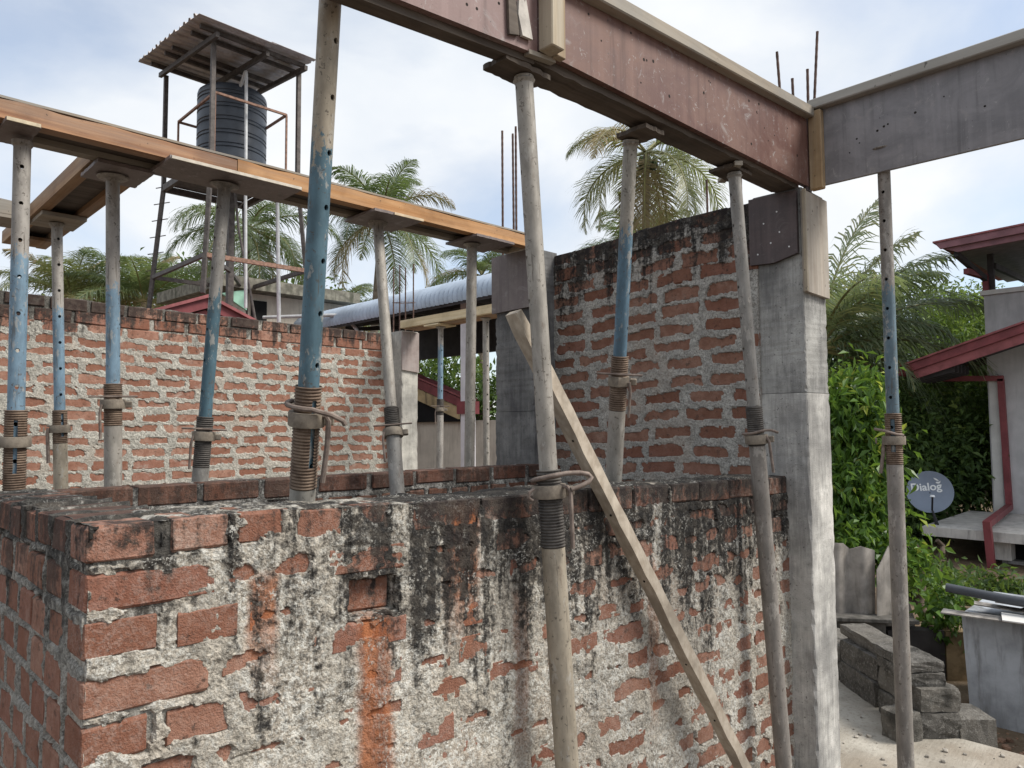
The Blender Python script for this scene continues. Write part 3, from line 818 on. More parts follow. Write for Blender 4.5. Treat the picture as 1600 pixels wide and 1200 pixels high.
# raking brace tied behind the front prop
pk = thing('timber_brace', 'pale timber brace leaning diagonally across the streaked low wall', 'brace', (2.3, -.12, 0))
def brace():
    p, q = Vector((1.005, .000, 1.925)), Vector((2.30, -.13, .0))
    mid = Vector((1.545, -.045, 1.262))
    mb = MB(); rn = random.Random(8); n = 36
    ez = (q - p).normalized(); ey = Vector((0, -1, 0)); ey = (ey - ez * ey.dot(ez)).normalized(); ex = ez.cross(ey)
    if ex.z < 0: ex = -ex                    # ex: upper narrow side
    V = []
    for k in range(n + 1):
        t = k / n
        c = p.lerp(q, t)
        j = lambda a=.0014: rn.uniform(-a, a)
        hw, hd = .0185 + j(), .021 + j()
        if k == 0: hw *= .6
        for a, b_ in ((-1, -1), (1, -1), (1, 1), (-1, 1)):
            V.append(c + ex * (hw * a + j()) + ey * (hd * b_ + j()))
    F = [(i * 4 + k, i * 4 + (k + 1) % 4, (i + 1) * 4 + (k + 1) % 4, (i + 1) * 4 + k) for i in range(n) for k in range(4)]
    F += [(3, 2, 1, 0), (n * 4, n * 4 + 1, n * 4 + 2, n * 4 + 3)]
    mb.add(V, F)
    m = N('brace_timber')
    g = m.noise(m.scale(m.pos, (14, 20, 9)), 2.2, 7, .65)
    c = m.mix(m.rng(g, .3, .7), (.33, .275, .215), (.50, .44, .36))
    c = m.mix(m.rng(m.noise(m.pos, 7, 5, .6), .48, .68, 0, .7), c, (.24, .205, .165))
    m.col(c); m.rough(.85); m.bump(g, .4, .004)
    mb.build('plank', m.m, pk)
    for t in (.175, .29, .40, .55, .66):
        c = p.lerp(q, t) - ex * .0183 + ey * .002
        mb = MB(); mb.tube([c, c - ex * .0025], .0035, 8); mb.build('nail_hole', plain('nail_hole_black_%d' % int(t * 100), (.015, .012, .01)), pk)
brace()

# ------------------------------------------------------------------ steel props
def steel_mat(name, c0, blue, cement=.7, seed=0.):
    m = N(name)
    p = m.obj()
    f = m.noise(m.scale(p, (14, 14, 5), (seed, 0, 0)), 2.0, 7, .65)
    c = m.mix(m.rng(f, .3, .7), tuple(q * .75 for q in c0), tuple(min(.8, q * 1.2) for q in c0))
    pa = m.attr('paint')
    wr = m.math('ADD', m.math('MULTIPLY', m.noise(m.scale(p, (34, 34, 8), (seed, 0, 0)), 1.5, 7, .75), .6), m.math('MULTIPLY', m.noise(p, 60, 6, .75), .4))
    fb = m.rng(m.math('ADD', m.math('MULTIPLY', pa, .85), m.math('MULTIPLY', m.math('SUBTRACT', wr, .5), 2.2)), .44, .52)
    c = m.mix(m.math('MULTIPLY', fb, .9), c, m.mix(m.rng(f, .3, .7), tuple(q * .75 for q in blue), tuple(q * 1.25 for q in blue)))
    ru = m.noise(m.scale(p, (18, 18, 9), (seed + 3, 0, 0)), 2.4, 6, .7)
    c = m.mix(m.rng(ru, .56, .74, 0, .55), c, (.14, .085, .055))
    ce = m.noise(m.scale(p, (12, 12, 5), (seed + 9, 0, 0)), 2.6, 7, .72)
    c = m.mix(m.rng(ce, .56, .61, 0, .6), c, (.40, .38, .345))
    sc2 = m.noise(m.scale(p, (60, 60, 4), (seed, 5, 0)), 1.5, 4, .7)
    c = m.mix(m.rng(sc2, .62, .66, 0, .6), c, (.09, .075, .06))
    sp = m.noise(p, 75, 4, .7)
    c = m.mix(m.rng(sp, .60, .66, 0, .75), c, (.08, .065, .052))
    m.col(c); m.rough(.62); m.metal(.15)
    m.b.inputs['Specular IOR Level'].default_value = .35
    m.bump(m.math('ADD', m.noise(p, 50, 5, .7), f), .25, .002)
    return m.m
STEEL = [steel_mat('prop_tube_%s' % n, c, bl, .7, i * 3.1) for i, (n, c, bl) in enumerate((
    ('cement_grey', (.29, .27, .24), (.055, .14, .20)), ('warm_beige', (.32, .28, .22), (.055, .13, .18)),
    ('dark_grey', (.24, .23, .215), (.045, .11, .15)), ('worn_blue', (.33, .31, .285), (.15, .25, .34)), ('rusty_grey', (.235, .215, .195), (.10, .16, .20)),
    ('bright_blue', (.27, .255, .225), (.075, .155, .225))))]
def thread_mat(name, c0, c1):
    m = N(name)
    f = m.noise(m.obj(), 30, 6, .7)
    m.col(m.mix(m.rng(f, .3, .7), c0, c1)); m.rough(.7); m.metal(.3); m.bump(m.noise(m.obj(), 120, 4, .7), .3, .001)
    return m.m
M_thr = thread_mat('rusty_thread', (.095, .065, .048), (.21, .155, .115))
M_thg = thread_mat('greasy_thread', (.055, .05, .047), (.12, .11, .10))
M_nut = thread_mat('cast_nut_steel', (.16, .135, .11), (.30, .26, .21))
M_rod = thread_mat('bent_rod_steel', (.13, .10, .085), (.27, .22, .19))

def tube_with_holes(r, z0, z1, holes, ang, hr, paint, nseg=24):
    """steel tube whose pin holes are really cut through the near and the far side"""
    zs = [z0]
    cells = []
    side = 2 * PI * r / nseg * 4
    step = .12
    z = z0
    for h in sorted(holes):
        a, b_ = h - side / 2, h + side / 2
        if a < z + .005 or b_ > z1 - .005: continue
        while a - z > step * 1.5: z += step; zs.append(z)
        zs += [a, h, b_]; cells.append((a, b_, h)); z = b_
    while z1 - z > step * 1.5: z += step; zs.append(z)
    zs.append(z1)
    V = []; F = []; k0 = int(round(ang / (2 * PI) * nseg)) - 2
    A = lambda k: 2 * PI * k / nseg
    P = lambda an, zz, rr=r: (rr * math.cos(an), rr * math.sin(an), zz)
    for zz in zs:
        for k in range(nseg): V.append(P(A(k), zz))
    cz = {round(c[0], 5): c for c in cells}; cm = {round(c[2], 5) for c in cells}
    skipset = set()
    for base in (k0, k0 + nseg // 2): skipset.update((base + j) % nseg for j in range(4))
    for i in range(len(zs) - 1):
        c = cz.get(round(zs[i], 5))
        skip = skipset if round(zs[i], 5) in cm else set()
        if c:
            for base in (k0, k0 + nseg // 2):
                ks = [(base + j) % nseg for j in range(5)]
                skip.update(ks[:4])
                ring = [i * nseg + q for q in ks] + [(i + 1) * nseg + ks[4]] + [(i + 2) * nseg + q for q in ks[::-1]] + [(i + 1) * nseg + ks[0]]
                ca = A(base + 2); n = 20
                cir = []; inn = []
                ex = []
                for j, vi in enumerate(ring):
                    # polar angle of the boundary point in the unrolled cell
                    du = ((j if j < 5 else 4 if j == 5 else 10 - j if j < 11 else 0) - 2) * side / 4
                    dz = -side / 2 if j < 5 else 0. if j in (5, 11) else side / 2
                    ex.append(math.atan2(dz, du))
                for th in ex:
                    cir.append(len(V)); V.append(P(ca + hr * math.cos(th) / r, (c[0] + c[1]) / 2 + hr * math.sin(th)))
                for th in ex:
                    inn.append(len(V)); V.append(P(ca + hr * math.cos(th) / r, (c[0] + c[1]) / 2 + hr * math.sin(th), r - .0045))
                m_ = len(ring)
                for j in range(m_):
                    F.append((ring[j], ring[(j + 1) % m_], cir[(j + 1) % m_], cir[j]))
                    F.append((cir[j], cir[(j + 1) % m_], inn[(j + 1) % m_], inn[j]))
        for k in range(nseg):
            if k in skip: continue
            a = i * nseg + k; b_ = i * nseg + (k + 1) % nseg
            F.append((a, b_, b_ + nseg, a + nseg))
    pv = [paint(v[2]) for v in V]
    return V, F, pv

def lathe(prof, n=24, gap=None):
    """prof: (r,z) list; gap (a0,a1,z0,z1): slot left open"""
    V = [(r * math.cos(2 * PI * k / n), r * math.sin(2 * PI * k / n), z) for r, z in prof for k in range(n)]
    F = []
    for i in range(len(prof) - 1):
        for k in range(n):
            if gap:
                a = (2 * PI * (k + .5) / n - gap[0]) % (2 * PI); zc = (prof[i][1] + prof[i + 1][1]) / 2
                if a < gap[1] - gap[0] and gap[2] < zc < gap[3]: continue
            a = i * n + k; b_ = i * n + (k + 1) % n
            F.append((a, b_, b_ + n, a + n))
    return V, F

def arcpts(cx, cy, rx, ry, a0, a1, z0, z1, n=16):
    return [(cx + rx * math.cos(a0 + (a1 - a0) * k / n), cy + ry * math.sin(a0 + (a1 - a0) * k / n), z0 + (z1 - z0) * k / n) for k in range(n + 1)]

def steel_prop(label, base, top, zj, steel, steel_lo, thr, hdl, ri=.024, ro=.0302, hole_ang=0., hole0=.10, hole_pitch=.118, blue=(0, 0), nut=.09, slot=None, tlen=.24, head=.075, nholes=30, rot=0.):
    """adjustable steel prop. zj: height (world) of the top of the threaded sleeve; local x faces the viewer, y his right"""
    base, top = Vector(base), Vector(top)
    ez = (top - base).normalized()
    L = (top - base).length
    toc = EYE - (base + (top - base) * .6)
    ex = (toc - ez * toc.dot(ez)).normalized(); ey = ez.cross(ex)
    root = thing('steel_prop', label, 'prop', base, 'adjustable steel props under the formwork')
    root.rotation_euler = Matrix((ex, ey, ez)).transposed().to_euler()
    j = (zj - base.z) / ez.z                                    # sleeve top along the axis
    pt = lambda z: max(0., min(1., .5 + ((blue[1] - blue[0]) / 2 + .02 - abs(z - j - (blue[0] + blue[1]) / 2)) / .22)) if blue[1] > blue[0] else 0.
    def mk(name, V, F, mat, parent=root, smooth=True, paint=None):
        me = bpy.data.meshes.new(name); me.from_pydata(V, [], F)
        if smooth:
            me.polygons.foreach_set('use_smooth', [True] * len(me.polygons)); me.set_sharp_from_angle(angle=math.radians(38))
        me.update()
        setattr_pts(me, 'paint', paint if paint is not None else [0.] * len(V))
        return link(name, me, mat, parent)
    holes = [j + hole0 + k * hole_pitch for k in range(-3, nholes)]
    V, F, pv = tube_with_holes(ri, j - .45, L - .006, holes, hole_ang, .0068, pt)
    mk('inner_tube', V, F, steel, paint=pv)
    # outer tube below the thread
    n = 8
    V, F = lathe([(ro, .006)] + [(ro, .006 + (j - tlen - .006) * k / n) for k in range(1, n + 1)])
    F.append(tuple(range(23, -1, -1)))
    mk('outer_tube', V, F, steel_lo, paint=[.5 if blue[1] < 0 else 0. for _ in V])
    # thread: rounded ridges
    prof = []
    z = j - tlen; p = .0078
    while z < j - .002:
        prof += [(ro * .965, z), (ro * .985, z + p * .2), (ro * 1.06, z + p * .42), (ro * 1.06, z + p * .62), (ro * .985, z + p * .85)]
        z += p
    prof += [(ro * .97, j), (ri + .0008, j + .0005)]
    V, F = lathe(prof, 36, (slot[0], slot[1], j - slot[3], j - slot[2]) if slot else None)
    mk('threaded_sleeve', V, F, thr)
    zn = j - nut                                               # nut centre
    V, F = lathe([(ro * 1.04, zn - .017), (ro * 1.38, zn - .017), (ro * 1.42, zn - .013), (ro * 1.42, zn + .013), (ro * 1.38, zn + .017), (ro * 1.04, zn + .017)], 24 if hdl != 'hex' else 6)
    nutob = mk('collar_nut', V, F, M_nut)
    mb = MB()
    s_ = -1 if hdl in ('arm', 'left') else 1
    mb.box((-.012, s_ * ro * 1.30, zn - .013), (.012, s_ * (ro * 1.30 + .024), zn + .010), .003)
    mk('lug', mb.v, mb.f, M_nut, nutob, False)
    mb = MB(); mb2 = MB()
    R = .0062
    if hdl == 'loop':
        mb.tube([(x, y, zn + z_) for x, y, z_ in ((-.025, -.034, .026), (.005, -.043, .030), (.030, -.036, .034), (.043, -.015, .039), (.044, .012, .043), (.036, .045, .047), (.026, .080, .046), (.018, .102, .040), (.018, .110, .031), (.024, .102, .021), (.032, .080, .012), (.038, .055, .005))], R, 10)
        mb2.tube([(.02, .030, zn + .014), (.036, .046, zn + .012), (.036, .053, zn), (.034, .052, zn - .05), (.032, .050, zn - .145)], R * .95, 8)
        mb.tube([(.036, -.040, zn + .012), (.042, -.052, zn + .004), (.040, -.055, zn - .010), (.036, -.045, zn - .018)], R * .7, 8)
    elif hdl == 'hook':
        mb.tube(arcpts(0, .0, ro * 1.5, ro * 1.55, -2.3, .2, zn + .036, zn + .030, 14) + [(.045, .02, zn + .027), (.04, .055, zn + .018), (.032, .082, zn + .004), (.028, .088, zn - .006)], R, 8)
        mb2.tube([(.018, .030, zn + .010), (.022, .042, zn + .012), (.022, .050, zn + .0), (.022, .050, zn - .06), (.022, .044, zn - .15)], R * 1.05, 8)
    elif hdl == 'smallhook':
        mb.tube(arcpts(0, 0, ro * 1.45, ro * 1.6, -1.9, -.2, zn + .022, zn + .026, 10) + [(.03, .03, zn + .034), (.026, .055, zn + .033), (.02, .078, zn + .022)], R * .8, 8)
        mb2.tube([(.02, .034, zn + .01), (.022, .044, zn - .01), (.022, .048, zn - .08), (.022, .050, zn - .125)], R * .85, 8)
    elif hdl == 'arm':
        mb.tube([(.03, -.068, zn + .046), (.036, -.03, zn + .038), (.036, .01, zn + .024), (.02, .034, zn + .02)], R * .9, 8)
        mb2.tube([(.01, -.036, zn - .01), (.012, -.040, zn - .06), (.012, -.050, zn - .13)], R * 1.1, 8)
    elif hdl == 'left':
        mb.tube([(.0, -.052, zn + .014), (.0, .05, zn + .016)], R * .5, 8)
        mb2.tube([(.01, -.044, zn + .006), (.01, -.048, zn - .02), (.01, -.046, zn - .15)], R * 1.2, 8)
    else:
        mb.tube([(.03, -.078, zn + .028), (.03, .0, zn + .0275), (.03, .080, zn + .027)], R * .62, 8)
        mb2.tube([(.025, .036 * (1 if hdl == 'hex' else -1), zn), (.025, .042 * (1 if hdl == 'hex' else -1), zn - .03), (.025, .040 * (1 if hdl == 'hex' else -1), zn - .125)], R * .8, 8)
    mk('locking_pin', mb.v, mb.f, M_rod)
    mk('pin_leg', mb2.v, mb2.f, M_rod)
    hs = head
    V, F = lathe([(.0005, L - .002), (hs * .88, L - .002), (hs * .9, L - .004), (hs * .85, L - .008), (ri * 1.25, L - .013), (ri, L - .022)], 24)
    mk('head_plate', V, F, steel)
    V, F = lathe([(.0005, 0), (.07, 0), (.07, .006), (ro, .0065)], 24)
    mk('base_plate', V, F, steel_lo)
    return root

def ext(p, q, z):                                              # point on the line p-q at height z
    p, q = Vector(p), Vector(q); t = (z - p.z) / (q.z - p.z)
    return p + (q - p) * t
def prop_pts(hi, lo, ztop=None):
    return ext(hi, lo, 0.001), Vector(hi) if ztop is None else ext(hi, lo, ztop)
S0, S1, S2, S3, S4, S5 = STEEL
B_, T_ = prop_pts((.46, .03, 2.502), (.524, .245, 1.43), 2.72)
steel_prop('blue and beige steel prop rising from behind the low wall with rusty open thread', B_, T_, 1.715, S1, S5, M_thr, 'hook', .0245, .0305, .75, .055, .121, (-.25, .55), .075, (.28, .68, .028, .19), .245)
B_, T_ = prop_pts((1.0, -.05, 2.556), (1.09, -.1, .743))
steel_prop('beige steel prop in front of the low wall with looped locking pin', B_, T_, 1.505, S0, S1, M_thg, 'loop', .0242, .0308, -1.25, .10, .115, (0, 0), .055, None, .20, .03)
B_, T_ = prop_pts((1.577, .02, 2.565), (1.746, .24, 1.424))
steel_prop('bright blue prop leaning behind the low wall before the tall brick wall', B_, T_, 1.86, S5, S0, M_thr, 'hex', .0232, .0295, 1.35, .10, .118, (-.25, .42), .085, None, .19, .03)
B_, T_ = prop_pts((2.158, -.04, 2.582), (2.311, -.1, .342))
steel_prop('dark grey prop leaning before the corner column with small hooked pin', B_, T_, 1.69, S2, S4, M_thg, 'smallhook', .0235, .0298, -1.1, .10, .118, (0, 0), .125, None, .15, .03)
steel_prop('spotted blue-grey prop standing under the grey formwork beam', (2.74, -.386, .001), (2.74, -.386, 2.734), 1.66, S4, S4, M_thr, 'arm', .0235, .0298, -.15, .065, .118, (-.25, .5), .105, (-.3, .1, .02, .15), .20, .055)
B_, T_ = prop_pts((.131, 1.37, 2.552), (.150, 1.42, 1.384))
steel_prop('white and blue worn prop rising from the side wall corner with row of holes', B_, T_, 1.68, S3, S1, M_thr, 'left', .0245, .0312, 0., .075, .118, (-.25, .5), .10, (-.22, .22, .03, .20), .27, .035)
B_, T_ = prop_pts((.452, 2.40, 2.558), (.50, 2.40, 1.361))
steel_prop('slim pale prop under the branch beam with slotted sleeve', B_, T_, 1.705, S3, S1, M_thr, 'left', .0225, .029, .25, .07, .118, (-.25, .45), .085, (.15, .55, .015, .12), .15, .035)
B_, T_ = prop_pts((.448, 1.555, 2.559), (.478, 1.56, 1.406))
steel_prop('stout prop with round flared head below the beam junction', B_, T_, 1.785, S3, S0, M_thr, 'bar', .0235, .0298, 1.4, .10, .118, (-.25, .34), .075, None, .155, .060)
B_, T_ = prop_pts((.79, 1.37, 2.563), (.745, 1.44, 1.421))
steel_prop('dark blue prop below the long packing plate beside the bright blue one', B_, T_, 1.66, S2, S2, M_thg, 'bar', .0235, .0298, -1.1, .10, .118, (-.25, .45), .07, None, .19, .060)
B_, T_ = prop_pts((1.515, 1.40, 2.561), (1.375, 1.04, 1.33))
steel_prop('dark leaning prop whose foot stands before the partition wall', B_, T_, 1.70, S0, S2, M_thg, 'bar', .0235, .0298, 1.5, .10, .118, (0, 0), .11, None, .11, .05)
B_, T_ = prop_pts((2.085, 1.39, 2.560), (2.09, 1.42, 1.427))
steel_prop('plain grey prop standing next to the dark column', B_, T_, 1.22, S0, S0, M_thg, 'bar', .0265, .030, 1.5, .30, .118, (0, 0), .11, None, .11, .05)
B_, T_ = prop_pts((.10, 2.56, 2.56), (.24, 2.62, 1.3))
steel_prop('pale prop leaning under the cross beam behind the side wall', B_, T_, 1.62, S1, S0, M_thg, 'left', .0235, .0298, .6, .10, .118, (0, 0), .09, None, .14, .05)
steel_prop('thin blue prop standing in the opening under the pale lintel', (3.6, 3.55, .001), (3.6, 3.52, 2.490), 1.86, S3, S3, M_thg, 'bar', .0235, .0298, .4, .07, .118, (-.25, .45), .09, None, .14, .05)
steel_prop('grey prop standing in the opening beyond the dark column', (3.62, 2.96, .001), (3.62, 2.96, 2.506), 1.1, S0, S0, M_thg, 'bar', .0265, .030, .4, .07, .118, (0, 0), .09, None, .14, .05)

# ------------------------------------------------------------------ water tower behind the back wall
M_angle = plain('painted_angle_iron', (.10, .088, .082), .6, .35, 14, .2, .2)
M_rail = plain('rusty_guard_rail', (.26, .155, .115), .75, .4, 20, .2)
M_pipe = plain('grey_plastic_pipe', (.50, .51, .52), .5, .15, 12, .1)
M_sheet = plain('dull_zinc_sheet', (.46, .43, .425), .6, .2, 5, .15, .15, (.30, .25, .235))
tw = thing('tank_stand', 'tall steel stand with guard rails carrying the black water tank', 'stand', (4.3, 9.8, 4.0))
NX, NY, FX, FY = 3.67, 8.77, 5.0, 10.67
ZB, ZP, ZT = 4.03, 5.47, 7.2
for x, y, zt in ((NX, NY, 7.22), (NX, FY, 7.34), (FX, NY, 7.18), (FX, FY, 7.30)):
    sx = -1 if x == NX else 1; sy = -1 if y == NY else 1
    mb = MB(); mb.bar((x, y, ZP - .02), (x, y, zt), .06, .06); mb.build('post', M_angle, tw)
    mb = MB(); mb.bar((x + sx * .14, y + sy * .14, ZB - .55), (x, y, ZP), .055, .055); leg = mb.build('leg', M_angle, tw)
    if x == NX and y == FY:
        for k in range(6):
            z = ZB + .12 + k * .27; t = (z - ZB + .55) / (ZP - ZB + .55); c = Vector((x - .14 * (1 - t), y + .14 * (1 - t), z))
            mb = MB(); mb.bar(c + Vector((.09, -.09, .02)), c - Vector((.09, -.09, .02)), .012, .012); mb.build('rung', M_angle, leg)
for a, b2 in (((NX, NY), (FX, NY)), ((FX, NY), (FX, FY)), ((FX, FY), (NX, FY)), ((NX, FY), (NX, NY))):
    mb = MB(); mb.bar((*a, ZP), (*b2, ZP), .06, .10); mb.build('platform_beam', M_angle, tw)
    ax = [a[0] + (-.1 if a[0] == NX else .1), a[1] + (-.1 if a[1] == NY else .1)]; bx = [b2[0] + (-.1 if b2[0] == NX else .1), b2[1] + (-.1 if b2[1] == NY else .1)]
    mb = MB(); mb.bar((*ax, ZB), (*bx, ZB), .05, .06); mb.build('base_beam', M_rail if a[1] == NY and b2[1] == NY else M_angle, tw)
mb = MB(); mb.box((NX + .04, NY + .04, ZP + .05), (FX - .04, FY - .04, ZP + .075)); mb.build('platform_deck', M_angle, tw)
mb = MB(); mb.bar((4.36, 9.7, ZB - .5), (4.36, 9.7, ZP), .09, .09); mb.build('centre_post', M_angle, tw)
mb = MB(); mb.bar((NX, NY, ZB), (4.36, 9.7, ZB + .05), .05, .05); mb.build('base_brace', M_angle, tw)
mb = MB(); mb.bar((FX, FY, ZB), (4.36, 9.7, ZB + .05), .05, .05); mb.build('base_brace', M_angle, tw)
GX0, GY0, GX1, GY1, GZ = 3.74, 8.86, 4.85, 10.28, 6.47
for a, b2 in (((GX0, GY0), (GX1, GY0)), ((GX1, GY0), (GX1, GY1)), ((GX1, GY1), (GX0, GY1)), ((GX0, GY1), (GX0, GY0))):
    mb = MB(); mb.bar((*a, GZ), (*b2, GZ), .032, .032); mb.build('guard_rail', M_rail, tw)
    mb = MB(); mb.bar((*a, ZP + .05), (*a, GZ - .017), .026, .026); mb.build('guard_post', M_rail, tw)
# roof over the tank: profiled sheets with ribs along X
def ribbed(corner, ea, eb, la, lb, pitch, hgt, mat, name, parent, t=.004, jag=0., seed=0):
    """profiled sheet, ribs run along ea, profile repeats along eb"""
    rn = random.Random(seed)
    ea, eb = Vector(ea).normalized(), Vector(eb).normalized(); n = ea.cross(eb).normalized()
    if n.z < 0: n = -n
    prof = []; s_ = 0
    while s_ < lb:
        for ds_, h in ((0, 0), (.56, 0), (.66, 1), (.86, 1)):
            q = s_ + ds_ * pitch
            if q <= lb: prof.append((q, h * hgt))
        s_ += pitch
    prof.append((lb, 0))
    V = []; F = []; corner = Vector(corner)
    for q, h in prof:
        j = rn.uniform(-jag, jag)
        for e, dn in ((0 + j, 0), (la + j, 0), (la + j, -t), (0 + j, -t)): V.append(corner + ea * e + eb * q + n * (h + dn))
    k = len(prof)
    for i in range(k - 1):
        a = i * 4; b2 = a + 4
        F += [(a, a + 1, b2 + 1, b2), (a + 3, b2 + 3, b2 + 2, a + 2), (a, b2, b2 + 3, a + 3), (a + 1, a + 2, b2 + 2, b2 + 1)]
    F += [(0, 3, 2, 1), (4 * k - 4, 4 * k - 3, 4 * k - 2, 4 * k - 1)]
    mb = MB(); mb.add(V, F)
    return mb.build(name, mat, parent)
tr = thing('tank_canopy', 'small ribbed zinc sheet roof on posts above the water tank', 'canopy', (4.3, 9.7, 7.2))
dx = Vector((1.81, 0, -.02)); dy = Vector((0, 2.51, .26))
ribbed((3.30, 8.37, 7.265), dx, dy, dx.length * .62, dy.length, .19, .035, M_sheet, 'roof_sheet', tr, jag=.012, seed=2)
ribbed((3.30 + dx.x * .60, 8.41, 7.29), dx, dy, dx.length * .40, dy.length * .97, .19, .035, M_sheet, 'roof_sheet', tr, jag=.012, seed=3)
for y, zo in ((8.62, .03), (8.95, .065), (9.7, .14), (10.0, .17), (10.62, .235)):
    mb = MB(); mb.bar((3.42, y, 7.205 + zo), (5.02, y, 7.19 + zo), .045, .06); mb.build('purlin', M_angle, tr)
for x in (3.62, 4.36, 4.98):
    mb = MB(); mb.bar((x, 8.5, 7.14), (x, 10.8, 7.375), .05, .07); mb.build('rafter', M_angle, tr)
mb = MB(); mb.box((4.15, 9.9, 7.62), (4.75, 10.2, 7.64)); 
mb = MB(); mb.prism([(4.70, 8.9, 7.31), (5.0, 8.9, 7.30), (4.95, 9.3, 7.40), (4.72, 9.3, 7.42)], (0, 0, .012)); mb.build('loose_sheet', M_sheet, tr)
# tank
m = N('black_tank_plastic')
f = m.noise(m.pos, 3, 5, .6); m.col(m.mix(m.rng(f, .3, .7), (.022, .028, .040), (.045, .055, .072))); m.rough(.38); m.b.inputs['Specular IOR Level'].default_value = .5
tk = thing('water_tank', 'black ribbed plastic water tank under the zinc roof', 'tank', (4.42, 9.85, ZP + .075))
prof = [(.0005, ZP + .076), (.50, ZP + .076), (.525, ZP + .10)]
z = ZP + .16
while z < 6.78:
    prof += [(.525, z), (.525, z + .085), (.512, z + .095), (.512, z + .108), (.527, z + .118), (.527, z + .14), (.512, z + .15), (.512, z + .163), (.525, z + .175)]
    z += .21
zt = prof[-1][1]
prof += [(.525, zt + .05), (.515, zt + .085), (.48, zt + .115), (.30, zt + .155), (.22, zt + .165)]
V, F = lathe(prof, 40); V = [(x + 4.42, y + 9.85, z_) for x, y, z_ in V]
mb = MB(); mb.add(V, F); mb.build('body', m.m, tk, True)
V, F = lathe([(.22, zt + .166), (.22, zt + .215), (.20, zt + .235), (.0005, zt + .24)], 28); V = [(x + 4.42, y + 9.85, z_) for x, y, z_ in V]
mb = MB(); mb.add(V, F); mb.build('lid', m.m, tk, True)
pp = tag(MB().tube([(4.30, 8.98, 3.4), (4.28, 9.0, 5.0), (4.27, 9.02, 6.98), (4.27, 9.03, 7.02), (4.29, 9.10, 7.05), (4.32, 9.30, 6.95), (4.34, 9.5, 6.86)], .024, 10).build('water_pipe', M_pipe, None, True, (4.28, 9.0, 3.4)), 'grey inlet pipe rising in front of the water tank with a bend on top', 'pipe')
pp = tag(MB().tube([(4.86, 9.0, 2.4), (4.84, 9.02, 3.58), (4.80, 9.05, 5.6)], [.034, .030, .028], 10).build('water_pipe', M_pipe, None, True, (4.86, 9.0, 2.4)), 'pale outlet pipe running straight down below the tank stand', 'pipe')
pp = tag(MB().tube([(4.45, 8.9, 3.05), (4.25, 9.15, 4.6), (4.2, 9.3, 5.6)], .020, 8).build('water_pipe', M_angle, None, True, (4.45, 8.9, 3.05)), 'thin dark pipe slanting down past the flat-roofed house window', 'pipe')

# ------------------------------------------------------------------ houses behind the back wall
M_slabold = plain('mossy_slab_edge', (.20, .19, .155), .95, .45, 9, .5, 0, (.05, .055, .035))
M_beige = plain('beige_plaster', (.58, .53, .45), .9, .12, 4, .2, 0, (.40, .36, .30))
M_green = plain('pale_green_plaster', (.30, .52, .41), .85, .12, 4, .2)
M_maroon = plain('maroon_paint', (.20, .052, .058), .5, .25, 5, .1)
M_maroon2 = plain('dusty_maroon_sheet', (.26, .085, .09), .6, .3, 5, .1)
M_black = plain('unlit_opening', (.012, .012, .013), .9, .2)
hb = thing('flat_roofed_house', 'beige house with mossy flat slab roof below the tank stand', 'house', (5.5, 11.5, -.36))
mb = MB(); mb.prism([(4.52, 10.42, 3.98), (4.40, 13.1, 4.0), (7.2, 13.1, 4.0), (7.2, 10.42, 3.98)], (0, 0, .20)); mb.build('roof_slab', M_slabold, hb)
mb = MB(); mb.box((4.95, 10.78, -.36), (7.1, 13.0, 3.98)); mb.build('wall', M_beige, hb)
mb = MB(); mb.prism([(4.55, 10.46, 3.86), (4.985, 10.46, 3.975), (4.985, 10.46, 3.62)], (0, .07, 0)); mb.build('gusset', M_green, hb)
wn = MB(); wn.box((5.20, 10.745, 3.48), (5.48, 10.775, 3.86)); wo = wn.build('window', M_black, hb)
mb = MB(); mb.box((5.17, 10.735, 3.45), (5.51, 10.744, 3.478)); mb.build('sill', M_beige, wo)
gh = thing('maroon_roofed_house', 'low house gable with maroon barge boards below the flat-roofed house', 'house', (3.4, 8.2, -.36))
mb = MB(); mb.prism([(2.0, 8.15, 2.79), (3.41, 8.15, 3.34), (4.75, 8.15, 2.79), (4.75, 8.15, 2.66), (3.41, 8.15, 3.20), (2.0, 8.15, 2.66)], (0, .05, 0)); mb.build('barge_board', M_maroon, gh)
mb = MB(); mb.prism([(2.0, 8.10, 2.82), (3.41, 8.10, 3.38), (4.75, 8.10, 2.82), (4.75, 8.10, 2.785), (3.41, 8.10, 3.335), (2.0, 8.10, 2.785)], (0, 1.6, 0)); mb.build('roof', M_maroon2, gh)
mb = MB(); mb.prism([(2.1, 8.22, -.36), (4.65, 8.22, -.36), (4.65, 8.22, 2.68), (3.41, 8.22, 3.18), (2.1, 8.22, 2.68)], (0, 1.4, 0)); mb.build('wall', M_maroon2, gh)
tag(MB().tube([(5.2, 10.3, 3.5), (6.05, 9.35, 3.52), (6.15, 9.2, 3.48), (6.3, 8.7, 2.95), (6.3, 8.7, 2.3)], .03, 8).build('bent_pipe', M_pipe, None, True, (6.3, 8.7, 2.3)), 'thin bent pipe crossing in front of the curved shed roof', 'pipe')

